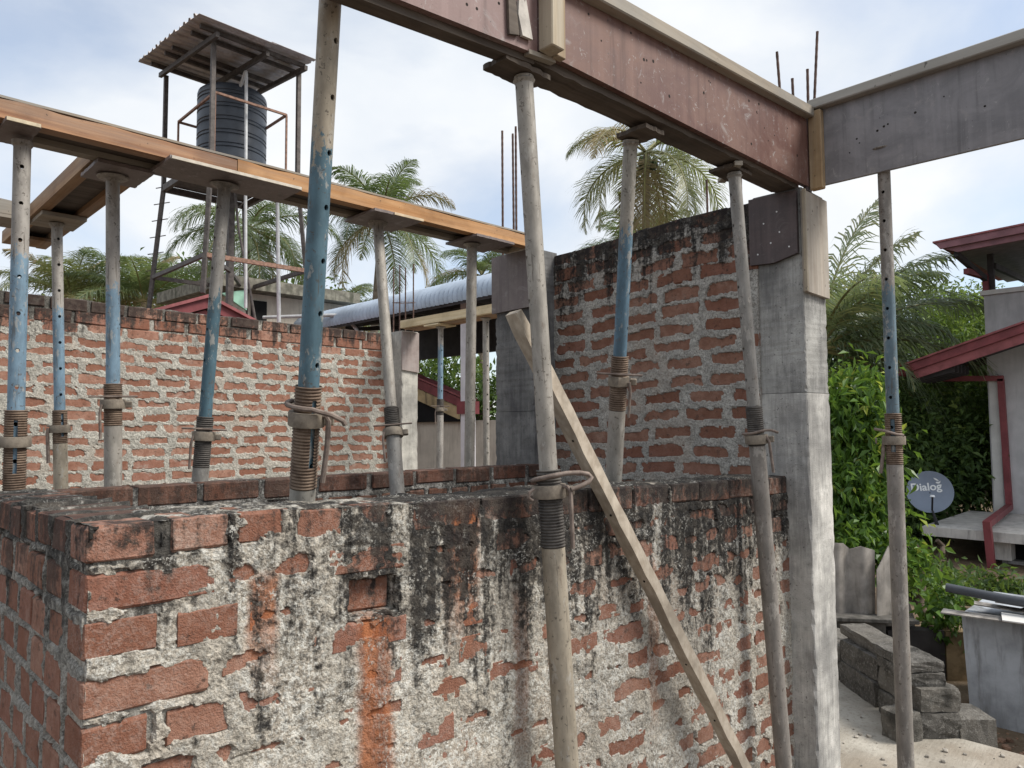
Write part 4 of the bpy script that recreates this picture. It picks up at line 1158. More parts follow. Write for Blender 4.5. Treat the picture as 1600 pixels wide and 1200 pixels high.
# ------------------------------------------------------------------ shed with the curved eave beyond the opening
sh = thing('open_shed', 'open shed with blue-white curved sheet eave and dark underside', 'shed', (8, 7.5, -.36))
M_bw = plain('blue_white_sheet', (.38, .445, .53), .35, .15, 3, .1, .2)
M_under = plain('dark_sheet_underside', (.055, .052, .055), .7, .3, 4, .1)
def shed_roof():
    y0, y1 = 4.9, 12.5; n = 150
    rn = random.Random(3)
    sec = [(6.02, 3.34), (6.00, 3.43), (6.03, 3.53), (6.12, 3.63), (6.28, 3.70), (6.5, 3.74), (9.5, 4.05)]
    V = []; F = []
    for i in range(n + 1):
        y = y0 + (y1 - y0) * i / n
        h = .013 * math.cos(i * PI)          # corrugation
        for k, (x, z) in enumerate(sec):
            nx, nz = (-1, .1) if k < 2 else (-.8, .6) if k == 2 else (-.5, .86) if k == 3 else (-.15, 1)
            V.append((x + nx * h, y, z + nz * h + .004 * (i - 75) / 75))
    k = len(sec)
    F = [(i * k + j, i * k + j + 1, (i + 1) * k + j + 1, (i + 1) * k + j) for i in range(n) for j in range(k - 1)]
    mb = MB(); mb.add(V, F); mb.build('curved_roof_sheet', M_bw, sh, True)
    V2 = []
    for i in (0, n):
        y = y0 + (y1 - y0) * i / n
        for k_, (x, z) in enumerate(sec): V2.append((x + .03, y, z - .035))
    mb = MB(); mb.add(V2, [(j, j + 1, k + j + 1, k + j) for j in range(k - 1)]); mb.build('ceiling', M_under, sh)
    for x, z in ((6.4, 3.62), (7.2, 3.70), (8.0, 3.78), (8.8, 3.86)):
        mb = MB(); mb.bar((x, y0, z), (x, y1, z), .05, .07); mb.build('purlin', M_under, sh)
    for y in (5.2, 6.7, 8.2, 9.7, 11.2):
        mb = MB(); mb.bar((6.15, y, 3.44), (9.4, y, 3.82), .05, .08); mb.build('rafter', M_under, sh)
shed_roof()
M_white = plain('white_painted_post', (.62, .61, .63), .7, .12, 5, .1)
mb = MB(); mb.box((6.38, 6.37, -.36), (6.54, 6.51, 3.6)); mb.build('post', M_white, sh)
mb = MB(); mb.box((6.345, 6.325, 1.80), (6.575, 6.555, 1.98)); mb.build('post_collar', M_maroon, sh)
mb = MB(); mb.box((9.3, 5.0, -.36), (9.45, 12.4, 1.55)); mb.build('rear_wall', M_beige, sh)
mb = MB(); mb.box((9.3, 4.9, 3.1), (9.42, 12.4, 3.95)); mb.build('rear_dark_panel', M_under, sh)  # near-black panel carries the shade under the shed roof down the rear
lw = tag(MB().prism([(7.4, 5.2, -.36), (7.4, 9.6, -.36), (7.4, 9.6, 1.72), (7.4, 5.2, 1.72)], (.12, 0, 0)).build('boundary_wall', M_beige, None, False, (7.4, 7.4, -.36)), 'plain beige boundary wall seen through the opening', 'wall'); lw['kind'] = 'thing'
lr = thing('lean_to_roof', 'maroon edged lean-to roof seen through the opening', 'roof', (7.2, 8.5, 1.7))
mb = MB(); mb.prism([(7.1, 10.6, 2.95), (7.1, 7.22, 1.88), (7.1, 7.22, 2.02), (7.1, 10.6, 3.12)], (.05, 0, 0)); mb.build('barge_board', M_maroon, lr)
mb = MB(); mb.prism([(7.05, 10.6, 3.13), (7.05, 7.15, 2.03), (7.05, 7.15, 2.06), (7.05, 10.6, 3.16)], (.22, 0, 0)); mb.build('roof', M_maroon2, lr)
mb = MB(); mb.prism([(7.30, 10.6, 1.70), (7.30, 7.3, 1.70), (7.30, 7.3, 1.86), (7.30, 10.6, 2.90)], (.03, 0, 0)); mb.build('dark_void_panel', M_black, lr)  # black panel painted as the unlit void below the barge board
mb = MB(); mb.prism([(7.13, 10.6, 2.72), (7.13, 7.45, 1.74), (7.13, 7.45, 1.93), (7.13, 10.6, 2.94)], (.04, 0, 0)); mb.build('wall_plate', plain('soot_stained_plaster', (.45, .35, .2), .9, .3, 5, .2, 0, (.06, .05, .04)), lr)

# ------------------------------------------------------------------ palms
def leaf_mat(name, c1, c2, c3, trans=.35, rough=.55):
    m = N(name)
    v = m.attr('var')
    c = m.mix(m.rng(v, 0., .6), c1, c2)
    c = m.mix(m.rng(v, .82, 1.), c, c3)
    m.col(c); m.rough(rough); m.b.inputs['Specular IOR Level'].default_value = .35
    tr_ = m.new('ShaderNodeBsdfTranslucent'); m.put(tr_.inputs['Color'], m.mix(.35, c, (.25, .34, .03)))
    mx_ = m.new('ShaderNodeMixShader'); mx_.inputs[0].default_value = trans
    m.link(m.b.outputs[0], mx_.inputs[1]); m.link(tr_.outputs[0], mx_.inputs[2])
    m.link(mx_.outputs[0], m.t.nodes['Material Output'].inputs[0])
    return m.m
M_palm = leaf_mat('palm_leaf', (.070, .11, .06), (.145, .19, .10), (.30, .28, .14), .4, .38)  # palm greens are lightened here to imitate distance haze
M_palm_y = leaf_mat('yellowing_palm_leaf', (.09, .12, .06), (.20, .21, .10), (.40, .34, .16), .4, .38)
M_dead = leaf_mat('withered_palm_leaf', (.20, .15, .08), (.32, .25, .14), (.40, .33, .20), .3, .7)
M_trunk = plain('palm_trunk_bark', (.21, .175, .14), .95, .4, 6, .6)
M_bark = plain('tree_bark', (.11, .085, .065), .95, .4, 8, .6)
M_rach = plain('palm_rachis', (.20, .19, .08), .6, .3, 3, .1)

def frond(mb_pts, root, az, el, L, bend, rn, width=.3, nl=46, droop=.55, hang=None):
    """returns rachis points and leaflet strips (verts, quads, var)"""
    P = []; d = Vector((math.cos(az) * math.cos(el), math.sin(az) * math.cos(el), math.sin(el))); p = Vector(root)
    nseg = 16
    for k in range(nseg + 1):
        P.append(p.copy()); t = k / nseg
        ax = d.cross(Vector((0, 0, -1)))
        if ax.length > 1e-3: d = Matrix.Rotation(bend / nseg * (.35 + 1.3 * t), 3, ax.normalized()) @ d
        p = p + d * (L / nseg)
    V = []; F = []; var = []
    fv = rn.uniform(0, .75)
    for k in range(nl):
        t = .12 + .88 * (k + .5) / nl
        i = min(int(t * nseg), nseg - 1); f = t * nseg - i
        c = P[i].lerp(P[i + 1], f); tg = (P[i + 1] - P[i]).normalized()
        sd_ = tg.cross(Vector((0, 0, 1)))
        if sd_.length < 1e-3: sd_ = Vector((1, 0, 0))
        sd_.normalize(); upn = sd_.cross(tg).normalized()
        ll = L * width * math.sin(PI * min(1, .16 + .84 * (t ** .85))) ** .6 * rn.uniform(.85, 1.1) * (1 if t < .9 else .75)
        for s_ in (-1, 1):
            dr = (sd_ * s_ * 1.0 + tg * (.55 + .6 * t) + upn * rn.uniform(-.1, .45) + tg * rn.uniform(-.15, .15)).normalized()
            w_ = .0135 * L / 3.2 + .006
            q = c.copy(); base = len(V); g = droop * rn.uniform(.5, 1.5)
            if rn.random() < .05: continue
            wd = (tg + dr * .1).normalized()
            for j, ww in enumerate((.7, 1., .75, .05)):
                V += [q + wd * w_ * ww, q - wd * w_ * ww]
                q = q + dr * (ll / 3); dr = (dr + Vector((0, 0, -g * (.5 + .35 * j)))).normalized()
            for j in range(3): F.append((base + 2 * j, base + 2 * j + 1, base + 2 * j + 3, base + 2 * j + 2))
            vv = min(1, max(0, fv + rn.uniform(-.12, .3))); var += [vv] * 8
    return P, V, F, var

def palm(label, crown, L, n, seed, ground=-.36, lean=(.6, .3), bend=1.5, mat=M_palm, tr=.14, el0=1.35, el1=-.45, nuts=0, az0=0., azr=2 * PI, hub=None, fr=None, droop=.85, width=.34, nl=92):
    rn = random.Random(seed)
    cx, cy, cz = crown
    base = Vector((cx + lean[0], cy + lean[1], ground))
    root = thing('palm_tree', label, 'palm tree', base, 'coconut palms around the site')
    pts = []; rr = []
    for k in range(13):
        t = k / 12
        pts.append(Vector((base.x + (cx - base.x) * t ** 1.6, base.y + (cy - base.y) * t ** 1.6, ground + (cz - ground) * t))); rr.append(tr * (1.5 - .75 * t if k else 1.8))
    MB().tube(pts, rr, 12).build('trunk', M_trunk, root, True)
    lst = fr if fr else [(az0 + azr * ((k * .381966) % 1), el0 + (el1 - el0) * (k / max(1, n - 1)) ** .9 + rn.uniform(-.12, .12), L * rn.uniform(.85, 1.08) * (.75 if k < 3 else 1), bend * rn.uniform(.75, 1.2)) for k in range(n)]
    for kf, (az, el, l, bd) in enumerate(lst):
        dead = (kf >= len(lst) - 2 and not fr) or rn.random() < .06
        P, V, F, var = frond(None, (cx, cy, cz), az, el, l, bd, rn, width, nl, droop)
        o3 = np.array(root.location)
        me = mesh_np('frond', np.array([tuple(v) for v in V]) - o3, np.array(F)); setattr_pts(me, 'var', var)
        fo = link('frond', me, M_dead if dead else mat, root)
        MB().tube(P, [.035 * L / 3.5 * (1 - .9 * k / (len(P) - 1)) + .003 for k in range(len(P))], 6).build('rachis', M_rach, fo, True)
    if nuts:
        for k in range(nuts):
            a = rn.uniform(0, 2 * PI); mb = MB()
            V, F = lathe([(.0005, -.14), (.07, -.11), (.11, -.02), (.10, .07), (.05, .13), (.0005, .15)], 10)
            mb.add([(x + cx + .26 * math.cos(a), y + cy + .26 * math.sin(a), z_ + cz - .28 - rn.uniform(0, .25)) for x, y, z_ in V], F); mb.build('coconut', M_palm, root, True)
    return root
palm('coconut palm with upright crown behind the curved shed roof', (15.43, 21.77, 9.7), 3.7, 19, 1, lean=(-.3, .4), bend=1.5, el0=1.5, el1=-.6)
palm('drooping coconut palm directly behind the tank stand', (12.62, 27.37, 9.9), 4.2, 19, 2, lean=(.2, .5), bend=1.9, el0=1.0, el1=-.7)
palm('large coconut palm with nuts hanging behind the tall brick wall', (19.38, 12.19, 10.7), 4.2, 14, 7, lean=(.1, .3), bend=1.9, mat=M_palm_y, nuts=7, el0=.9, el1=-.9)
palm('bushy coconut palm behind the left end of the back wall', (8.3, 35.98, 7.5), 4.0, 16, 4, lean=(.3, .3), el0=1.45, el1=.1, bend=1.15, mat=M_palm_y)
palm('dense coconut palm between the back wall and the tank stand', (10.6, 33.72, 7.4), 3.9, 16, 5, lean=(.3, .3), el0=1.45, el1=.1, bend=1.1)
palm('small pale palm peeping over the top of the tall brick wall', (25.87, 17.06, 9.2), 4.0, 16, 6, lean=(.2, .3), bend=1.4)
palm('sparse palm tip showing between the dark column and shed roof', (24.5, 26.0, 9.4), 3.6, 14, 9, lean=(.2, .3), bend=1.5)
palm('far palm half hidden below the curved shed roof', (17.2, 27.5, 6.9), 3.2, 14, 12, lean=(.2, .3), bend=1.5)
# young palm right of the corner column: long arching fronds
D_ = math.radians
palm('young palm with long arching fronds right of the corner column', (12.6, 3.95, 2.95), 3.0, 16, 8, ground=-.36, lean=(.05, .05), tr=.13, droop=.9, nl=78, width=.36, mat=leaf_mat('silvery_palm_leaf', (.11, .15, .09), (.21, .25, .15), (.40, .38, .19), .4, .35), fr=[
    (D_(-44), 1.38, 3.07, .55), (D_(-60), 1.15, 2.71, .7), (D_(-50), .95, 3.07, .9), (D_(-40), .58, 3.54, .9), (D_(-54), .28, 3.19, 1.3), (D_(-92), .2, 2.01, 1.7), (D_(-30), .0, 3.42, .9), (D_(-48), -.15, 2.83, 1.5),
    (D_(-100), .9, 2.60, 1.2), (D_(-75), .6, 2.36, 1.5), (D_(20), .9, 3.07, 1.2), (D_(80), .7, 3.30, 1.3), (D_(130), .9, 3.30, 1.2), (D_(180), .6, 3.07, 1.4), (D_(225), .8, 2.83, 1.3), (D_(-15), .5, 3.30, 1.2)])

# ------------------------------------------------------------------ leafy trees and shrubs
def leafy(name, label, cat, base, clumps, n, size, mat, seed, group=None, trunk=None, asp=.42, flat=.35, limbs=8):
    """clumps: (x,y,z,rx,ry,rz) ellipsoids filled with sprays of leaves"""
    rg = np.random.default_rng(seed)
    root = thing(name, label, cat, base, group)
    w_ = np.array([c[3] * c[4] + c[4] * c[5] + c[3] * c[5] for c in clumps]); w_ = w_ / w_.sum()
    sp = max(1, n // 14)                                        # sprays of 14 leaves
    ci = rg.choice(len(clumps), sp, p=w_)
    C_ = np.array(clumps)[ci]
    d = rg.normal(size=(sp, 3)); d /= np.linalg.norm(d, axis=1)[:, None]
    r = rg.uniform(.25, 1, sp) ** .42 * rg.uniform(.8, 1.12, sp)
    # lumpy outline
    lump = 1 + .22 * np.sin(d[:, 0] * 5 + ci * 2.1) * np.sin(d[:, 1] * 5.7 + ci) * np.cos(d[:, 2] * 4.3)
    cen = C_[:, :3] + d * (r * lump)[:, None] * C_[:, 3:]
    k = 14
    off = rg.normal(size=(sp, k, 3)) * size * 1.15
    P = (cen[:, None, :] + off).reshape(-1, 3)
    od = (np.repeat(d, k, 0) * .6 + rg.normal(size=(sp * k, 3)) * .8); od[:, 2] -= flat
    od /= np.linalg.norm(od, axis=1)[:, None]
    up_ = rg.normal(size=(sp * k, 3)) * .55 + np.array([0, 0, 1.]) + np.repeat(d, k, 0) * .5
    sd_ = np.cross(od, up_); sd_ /= np.linalg.norm(sd_, axis=1)[:, None] + 1e-6
    nn = np.cross(sd_, od)
    s_ = size * rg.uniform(.45, 1.45, sp * k)[:, None]
    v0 = P; v1 = P + od * s_ * .45 + sd_ * s_ * asp * .5 + nn * s_ * .10; v2 = P + od * s_ - nn * s_ * .12; v3 = P + od * s_ * .45 - sd_ * s_ * asp * .5 + nn * s_ * .10
    V = np.stack([v0, v1, v2, v3], 1).reshape(-1, 3) - np.array(base)
    m_ = sp * k; ix = np.arange(m_)[:, None] * 4
    F = np.concatenate([ix + np.array([[0, 1, 2]]), ix + np.array([[0, 2, 3]])])
    me = mesh_np('crown', V, F)
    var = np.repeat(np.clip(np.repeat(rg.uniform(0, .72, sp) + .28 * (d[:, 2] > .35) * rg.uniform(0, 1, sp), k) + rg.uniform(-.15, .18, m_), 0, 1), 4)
    setattr_pts(me, 'var', var)
    link('crown', me, mat, root)
    if trunk:
        rn = random.Random(seed)
        t0, t1, rad = trunk
        t0, t1 = Vector(t0), Vector(t1)
        MB().tube([t0.lerp(t1, q / 8) + Vector((rn.uniform(-.05, .05), rn.uniform(-.05, .05), 0)) * (q > 0) for q in range(9)], [rad * (1.35 - .75 * q / 8) for q in range(9)], 10).build('trunk', M_bark, root, True)
        for q in range(limbs):
            a = t0.lerp(t1, rn.uniform(.45, 1)); c = clumps[rn.randrange(len(clumps))]
            e = Vector((c[0] + rn.uniform(-.6, .6) * c[3], c[1] + rn.uniform(-.6, .6) * c[4], c[2] + rn.uniform(-.2, .7) * c[5])); mid = (a + e) / 2 + Vector((0, 0, .12 * (e - a).length))
            MB().tube([a, a.lerp(mid, .5) + Vector((0, 0, .05)), mid, e], [rad * .42, rad * .34, rad * .24, rad * .06], 7).build('limb', M_bark, root, True)
    return root
M_lf_dark = leaf_mat('dark_tree_leaf', (.045, .085, .030), (.095, .16, .048), (.22, .29, .075), .45)
M_lf_mid = leaf_mat('mid_tree_leaf', (.035, .075, .022), (.085, .145, .035), (.20, .25, .06), .35)
M_lf_bright = leaf_mat('bright_shrub_leaf', (.040, .095, .022), (.11, .215, .036), (.42, .46, .085), .42, .4)
G1 = 'leafy trees beyond the right-hand side'
leafy('leafy_tree', 'tall hazy tree rising behind the young palm', 'tree', (25.4, 6.6, -.36), [(24.6, 7.6, 5.0, 1.7, 1.7, 1.5), (25.8, 6.1, 5.1, 1.7, 1.6, 1.5), (26.6, 4.9, 4.6, 1.6, 1.5, 1.4), (24.0, 8.8, 4.2, 1.7, 1.7, 1.6), (25.5, 6.4, 3.0, 2.6, 2.6, 1.9), (25.5, 6.4, 1.2, 2.6, 2.6, 1.7)], 40000, .17, leaf_mat('hazy_tree_leaf', (.07, .105, .055), (.14, .19, .085), (.30, .33, .14), .4), 3, G1, ((25.4, 6.6, -.36), (25.4, 6.5, 4.6), .28))  # distance haze is mixed into the pale leaf colours of this tree
leafy('leafy_tree', 'yellow-green tree beside the maroon roofs', 'tree', (22.9, 3.6, -.36), [(23.4, 4.2, 4.3, 1.25, 1.2, 1.1), (22.6, 3.2, 3.5, 1.4, 1.3, 1.2), (23.6, 2.4, 4.0, 1.3, 1.3, 1.2), (22.6, 3.8, 2.2, 1.7, 1.7, 1.4), (24, 1.4, 3.0, 1.6, 1.6, 1.5)], 34000, .14, leaf_mat('yellow_green_tree_leaf', (.07, .13, .028), (.17, .25, .05), (.38, .42, .11), .42), 5, G1, ((22.9, 3.6, -.36), (22.9, 3.6, 3.4), .22))  # leaves in a brighter yellow-green
leafy('leafy_tree', 'dense dark tree filling the gap below the young palm', 'tree', (16.6, 3.5, -.36), [(16.2, 3.9, 1.3, 1.3, 1.6, 1.7), (17.2, 2.6, 1.6, 1.5, 1.5, 1.9), (18.2, 2.0, 2.0, 1.5, 1.4, 1.6), (15.6, 4.9, 1.0, 1.3, 1.4, 1.5)], 26000, .15, M_lf_dark, 7, G1, ((16.6, 3.5, -.36), (16.6, 3.4, 1.8), .2))
leafy('leafy_tree', 'dark-leaved tree standing behind the satellite dish', 'tree', (13.6, 3.3, -.36), [(13.4, 3.2, 1.0, 1.0, 1.0, 1.4), (14.2, 2.6, .9, .9, .8, 1.5), (12.6, 3.9, 1.1, 1.0, 1.0, 1.2), (12.8, 2.9, .0, 1.0, .7, .6)], 17000, .13, M_lf_dark, 8, G1, ((13.6, 3.3, -.36), (13.6, 3.2, 1.3), .14))  # uses the dark green leaf colour
leafy('leafy_tree', 'broad low tree mostly hidden behind the corner column and palm', 'tree', (17.5, 7.6, -.36), [(16.8, 6.8, 1.4, 1.6, 1.6, 1.8), (18.0, 8.6, 1.6, 1.8, 1.8, 2.0), (17.4, 10.4, 1.4, 1.7, 1.7, 1.9), (17.6, 8.0, 3.0, 1.5, 1.6, 1.2)], 16000, .19, M_lf_mid, 21, G1, ((17.5, 7.6, -.36), (17.5, 7.8, 2.4), .2))
leafy('leafy_tree', 'round green tree seen through the opening', 'tree', (12.6, 14.0, -.36), [(12.3, 14.3, 2.5, 1.5, 1.5, 1.3), (13.5, 12.9, 1.7, 1.3, 1.3, 1.5)], 7000, .19, M_lf_mid, 9, None, ((12.6, 14, -.36), (12.6, 14, 2), .16))
leafy('leafy_tree', 'far green tree low behind the tank stand', 'tree', (15.5, 38.5, -.36), [(15.3, 39, 8.0, 4.5, 3.5, 2.6), (19, 35.5, 7.4, 3.5, 3, 2.2), (11.5, 42, 7.2, 3.5, 3, 2.4)], 9000, .42, M_lf_mid, 10, None, ((15.5, 38.5, -.36), (15.5, 38.5, 7), .35))
leafy('shrub', 'bright broad-leaved shrub against the corner column', 'shrub', (7.6, 1.4, -.36), [(7.15, 1.42, 1.68, .17, .17, .24), (7.27, 1.30, 1.35, .19, .16, .22), (6.95, 1.38, 1.0, .20, .18, .28), (7.10, 1.24, .76, .19, .15, .22), (7.37, 1.42, 1.95, .14, .14, .16)], 5600, .115, M_lf_bright, 11, 'shrubs behind the block pile', ((7.2, 1.3, -.36), (7.2, 1.35, 1.4), .05), .36, 1.0)
leafy('shrub', 'glossy dark shrub overhanging the low retaining wall', 'shrub', (7.3, .85, -.36), [(6.6, 1.20, .48, .2, .16, .15), (6.80, .99, .43, .17, .13, .13), (6.95, .84, .36, .13, .10, .10)], 1300, .09, M_lf_bright, 12, 'shrubs behind the block pile', ((7.3, .85, -.36), (7.3, .85, .4), .04), .5, .5)
leafy('shrub', 'dark undergrowth below the terrace slab', 'shrub', (9.6, 1.3, -.36), [(9.3, 1.15, -.42, .4, .28, .2), (9.8, .8, -.48, .4, .3, .2), (8.8, 1.2, -.34, .32, .28, .2)], 6000, .10, M_lf_dark, 14, 'shrubs behind the block pile', ((9.6, 1.3, -.36), (9.6, 1.3, .2), .04), .5, .4, 3)
leafy('creeper', 'trailing leafy creeper beside the grey-blue wall', 'creeper', (6.05, .36, -.36), [(6.04, .35, .26, .06, .06, .14), (6.06, .36, .08, .05, .05, .12)], 420, .075, M_lf_bright, 13, None, ((6.05, .36, -.36), (6.05, .36, .4), .008), .62, .6, 2)

# ------------------------------------------------------------------ house on the right
hr = thing('maroon_trimmed_house', 'grey plastered house with maroon roof edges and open upper floor', 'house', (14.5, .0, -.36))
M_plast = plain('grey_cement_plaster', (.46, .455, .46), .9, .14, 3, .25, 0, (.36, .355, .36))
M_capl = plain('pale_cement_cap', (.60, .59, .57), .9, .12, 4, .2)
mb = MB(); mb.box((13.98, -3.5, -.36), (17.5, 1.66, 3.80)); mb.build('wall', M_plast, hr)
mb = MB(); mb.box((13.93, -3.5, 3.802), (17.5, 1.70, 3.88)); mb.build('parapet_cap', M_capl, hr)
mb = MB(); mb.box((13.965, 1.50, .16), (13.979, 1.64, 2.42)); mb.build('corner_render', M_capl, hr)
# lower roof: gable rake with layered barge boards
def rake(x, t, pts, name, mat, parent): MB().prism([(x, y, z) for y, z in pts], (t, 0, 0)).build(name, mat, parent)
sl = (3.12 - 2.59) / (.9 - 2.57)
zr = lambda y, o=0: 2.59 + sl * (y - 2.57) + o
rake(12.74, .04, [(2.60, zr(2.60)), (-2.5, zr(-2.5)), (-2.5, zr(-2.5, -.13)), (2.60, zr(2.60, -.13))], 'barge_board', M_maroon, hr)
rake(12.79, .04, [(2.45, zr(2.45, -.132)), (-2.5, zr(-2.5, -.132)), (-2.5, zr(-2.5, -.30)), (2.45, zr(2.45, -.27))], 'barge_board', M_maroon2, hr)
rake(12.70, 3.2, [(2.64, zr(2.64, .035)), (-2.5, zr(-2.5, .035)), (-2.5, zr(-2.5, .005)), (2.64, zr(2.64, .005))], 'lower_roof', M_maroon2, hr)
rake(12.85, 1.12, [(2.4, zr(2.4, -.10)), (-2.5, zr(-2.5, -.10)), (-2.5, zr(-2.5, -.14)), (2.4, zr(2.4, -.14))], 'soffit', M_under, hr)
MB().tube([(12.70, 2.66, 2.50), (15.9, 2.66, 2.50)], .075, 10).build('gutter', M_maroon, hr, True)
for k in range(5):
    y = 2.2 - .14 * k
    mb = MB(); mb.prism([(12.95 + .22 * k, 2.5, 2.40), (12.95 + .22 * k, 1.9, 2.60), (12.95 + .22 * k, 1.9, 2.46), (12.95 + .22 * k, 2.5, 2.32)], (.05, 0, 0)); mb.build('rafter_end', M_under, hr)
def downpipe(pts, name='downpipe', w_=.09):
    mb = MB()
    for p, q in zip(pts[:-1], pts[1:]): mb.bar(p, q, w_, w_, Vector((0, 1, 0)) if abs(q[2] - p[2]) > .5 else Vector((0, 0, 1)))
    return mb.build(name, M_maroon, hr)
downpipe([(13.93, 2.45, 2.41), (13.93, 1.42, 2.37)])
downpipe([(13.93, 1.46, 2.36), (13.93, 1.42, .20)])
downpipe([(13.93, 1.42, .24), (11.27, 1.17, .24)])
downpipe([(11.27, 1.17, .28), (11.27, 1.11, -.80)])
# upper roof
M_plumf = plain('faded_plum_fascia', (.21, .10, .115), .6, .25, 5, .1)
sl2 = (4.62 - 4.57) / (.84 - 2.03)
zu = lambda y, o=0: 4.57 + sl2 * (y - 2.03) + o
rake(12.76, .05, [(2.06, zu(2.06)), (-3, zu(-3)), (-3, zu(-3, -.11)), (1.98, zu(1.98, -.11))], 'upper_fascia', M_plumf, hr)
rake(12.82, .05, [(1.93, zu(1.93, -.112)), (-3, zu(-3, -.112)), (-3, zu(-3, -.22)), (1.75, zu(1.75, -.20))], 'upper_fascia', M_plumf, hr)
rake(12.74, 4.5, [(2.08, zu(2.08, .03)), (-3, zu(-3, .03)), (-3, zu(-3, .003)), (2.08, zu(2.08, .003))], 'upper_roof', M_maroon2, hr)
rake(12.9, 4.2, [(1.9, zu(1.9, -.06)), (-3, zu(-3, -.06)), (-3, zu(-3, -.08)), (1.9, zu(1.9, -.08))], 'upper_ceiling', plain('grey_ceiling_sheet', (.22, .22, .225), .8, .2), hr)
for y in (1.55, -.8):
    mb = MB(); mb.bar((14.05, y, 3.88), (14.05, y, zu(y, -.07)), .09, .09); mb.build('post', M_under, hr)
mb = MB(); mb.bar((14.05, 1.5, 4.30), (17, 1.5, 4.42), .06, .10); mb.build('tie_beam', M_under, hr)
mb = MB(); mb.bar((12.95, 1.80, 4.38), (14.05, 1.60, 4.05), .07, .09); mb.build('strut', M_under, hr)
mb = MB(); mb.bar((13.3, 1.75, 4.14), (14.0, 1.62, 4.12), .08, .09); mb.build('gutter_outlet', M_maroon, hr)
mb = MB(); mb.bar((13.98, 1.62, 4.13), (13.98, 1.62, 3.86), .09, .09); mb.build('downpipe', M_maroon, hr)
# terrace slab
M_terr = plain('terrace_slab', (.50, .485, .46), .9, .15, 5, .2, 0, (.22, .21, .20))
mb = MB(); mb.box((11.35, -4, .0), (13.97, 2.0, .13)); mb.build('terrace_slab', M_terr, hr)
mb = MB(); mb.box((11.5, .95, -.26), (11.75, 1.25, -.004)); mb.build('slab_beam', M_terr, hr)
mb = MB(); mb.box((11.95, -4, -.9), (13.5, 1.25, -.004)); mb.build('undercroft_dark_box', M_black, hr)  # black box stands in for the shaded void under the slab
mb = MB(); mb.box((11.80, -4, -.9), (11.94, 1.12, -.30)); mb.build('undercroft_dwarf_wall', plain('stained_block_wall', (.36, .355, .35), .9, .3, 4, .4, 0, (.06, .06, .06)), hr)

# satellite dish
dn = thing('satellite_dish', 'round grey satellite dish with white lettering on the terrace slab edge', 'satellite dish', (11.62, 1.86, .13))
dc = Vector((11.75, 1.99, .60)); nz = (EYE - dc); nz.z += 1.2; nz.normalize()
dxv = Vector((0, 0, 1)).cross(nz).normalized(); dyv = nz.cross(dxv)
def dloc(x, y, d): return dc + dxv * x + dyv * y + nz * d
V, F = lathe([(.0005, -.052), (.08, -.048), (.16, -.036), (.24, -.013), (.30, .008), (.312, .012), (.312, .004), (.24, -.025), (.12, -.055), (.0005, -.066)], 40)
mb = MB(); mb.add([dloc(x, y, z_) for x, y, z_ in V], F); mb.build('reflector', plain('dish_grey_paint', (.205, .245, .315), .5, .08, 4, .05), dn, True)
M_dw = plain('white_print', (.75, .78, .80), .6, .05)
def dish_text():
    cu = bpy.data.curves.new('lettering', 'FONT'); cu.body = 'Dialog'; cu.size = .158; cu.align_x = 'CENTER'; cu.extrude = .0012; cu.offset = .0035
    to = bpy.data.objects.new('lettering_tmp', cu); col.objects.link(to)
    bpy.context.view_layer.update()
    me = bpy.data.meshes.new_from_object(to.evaluated_get(bpy.context.evaluated_depsgraph_get()))
    bpy.data.objects.remove(to)
    base = wloc(dn)
    ca, sa = math.cos(.10), math.sin(.10)
    for v in me.vertices:
        x, y = v.co.x - .045, v.co.y + .0
        x, y = x * ca - y * sa, x * sa + y * ca + .028
        rr = math.hypot(x, y)
        d = np.interp(rr, (0, .08, .16, .24, .30), (-.052, -.048, -.036, -.013, .008))
        p = dloc(x, y, d + .004 + v.co.z) - base
        v.co = p
    me.materials.clear(); me.materials.append(M_dw)
    link('lettering', me, M_dw, dn)
dish_text()
def dish_mark():
    for P in ([(.050, .215), (.085, .205), (.115, .182), (.122, .165), (.095, .172), (.068, .188)], [(.090, .158), (.125, .155), (.140, .175), (.142, .150), (.125, .130), (.100, .130), (.078, .140)]):
        mb = MB(); q = []
        for x, y in P:
            d = np.interp(math.hypot(x, y), (0, .08, .16, .24, .30), (-.052, -.048, -.036, -.013, .008)); q.append(dloc(x, y, d + .004))
        mb.prism(q, nz * .002); mb.build('printed_mark', M_dw, dn)
dish_mark()
M_arm = plain('dish_arm_black', (.03, .03, .034), .6, .2)
mb = MB(); mb.tube([Vector((11.62, 1.86, .13)), Vector((11.62, 1.88, .20)), dloc(.02, -.27, .02), dloc(.025, -.20, .16), dloc(.03, -.10, .26)], .013, 8); mb.build('feed_arm', M_arm, dn, True)
mb = MB(); mb.tube([dloc(.03, -.10, .25), dloc(.032, -.07, .25)], [.035, .028], 12); mb.build('feed_horn', M_dw, dn, True)
mb = MB(); mb.tube([Vector((11.66, 1.90, .13)), dloc(0, -.1, -.12), dloc(0, 0, -.06)], .018, 8); mb.build('mast', M_arm, dn, True)

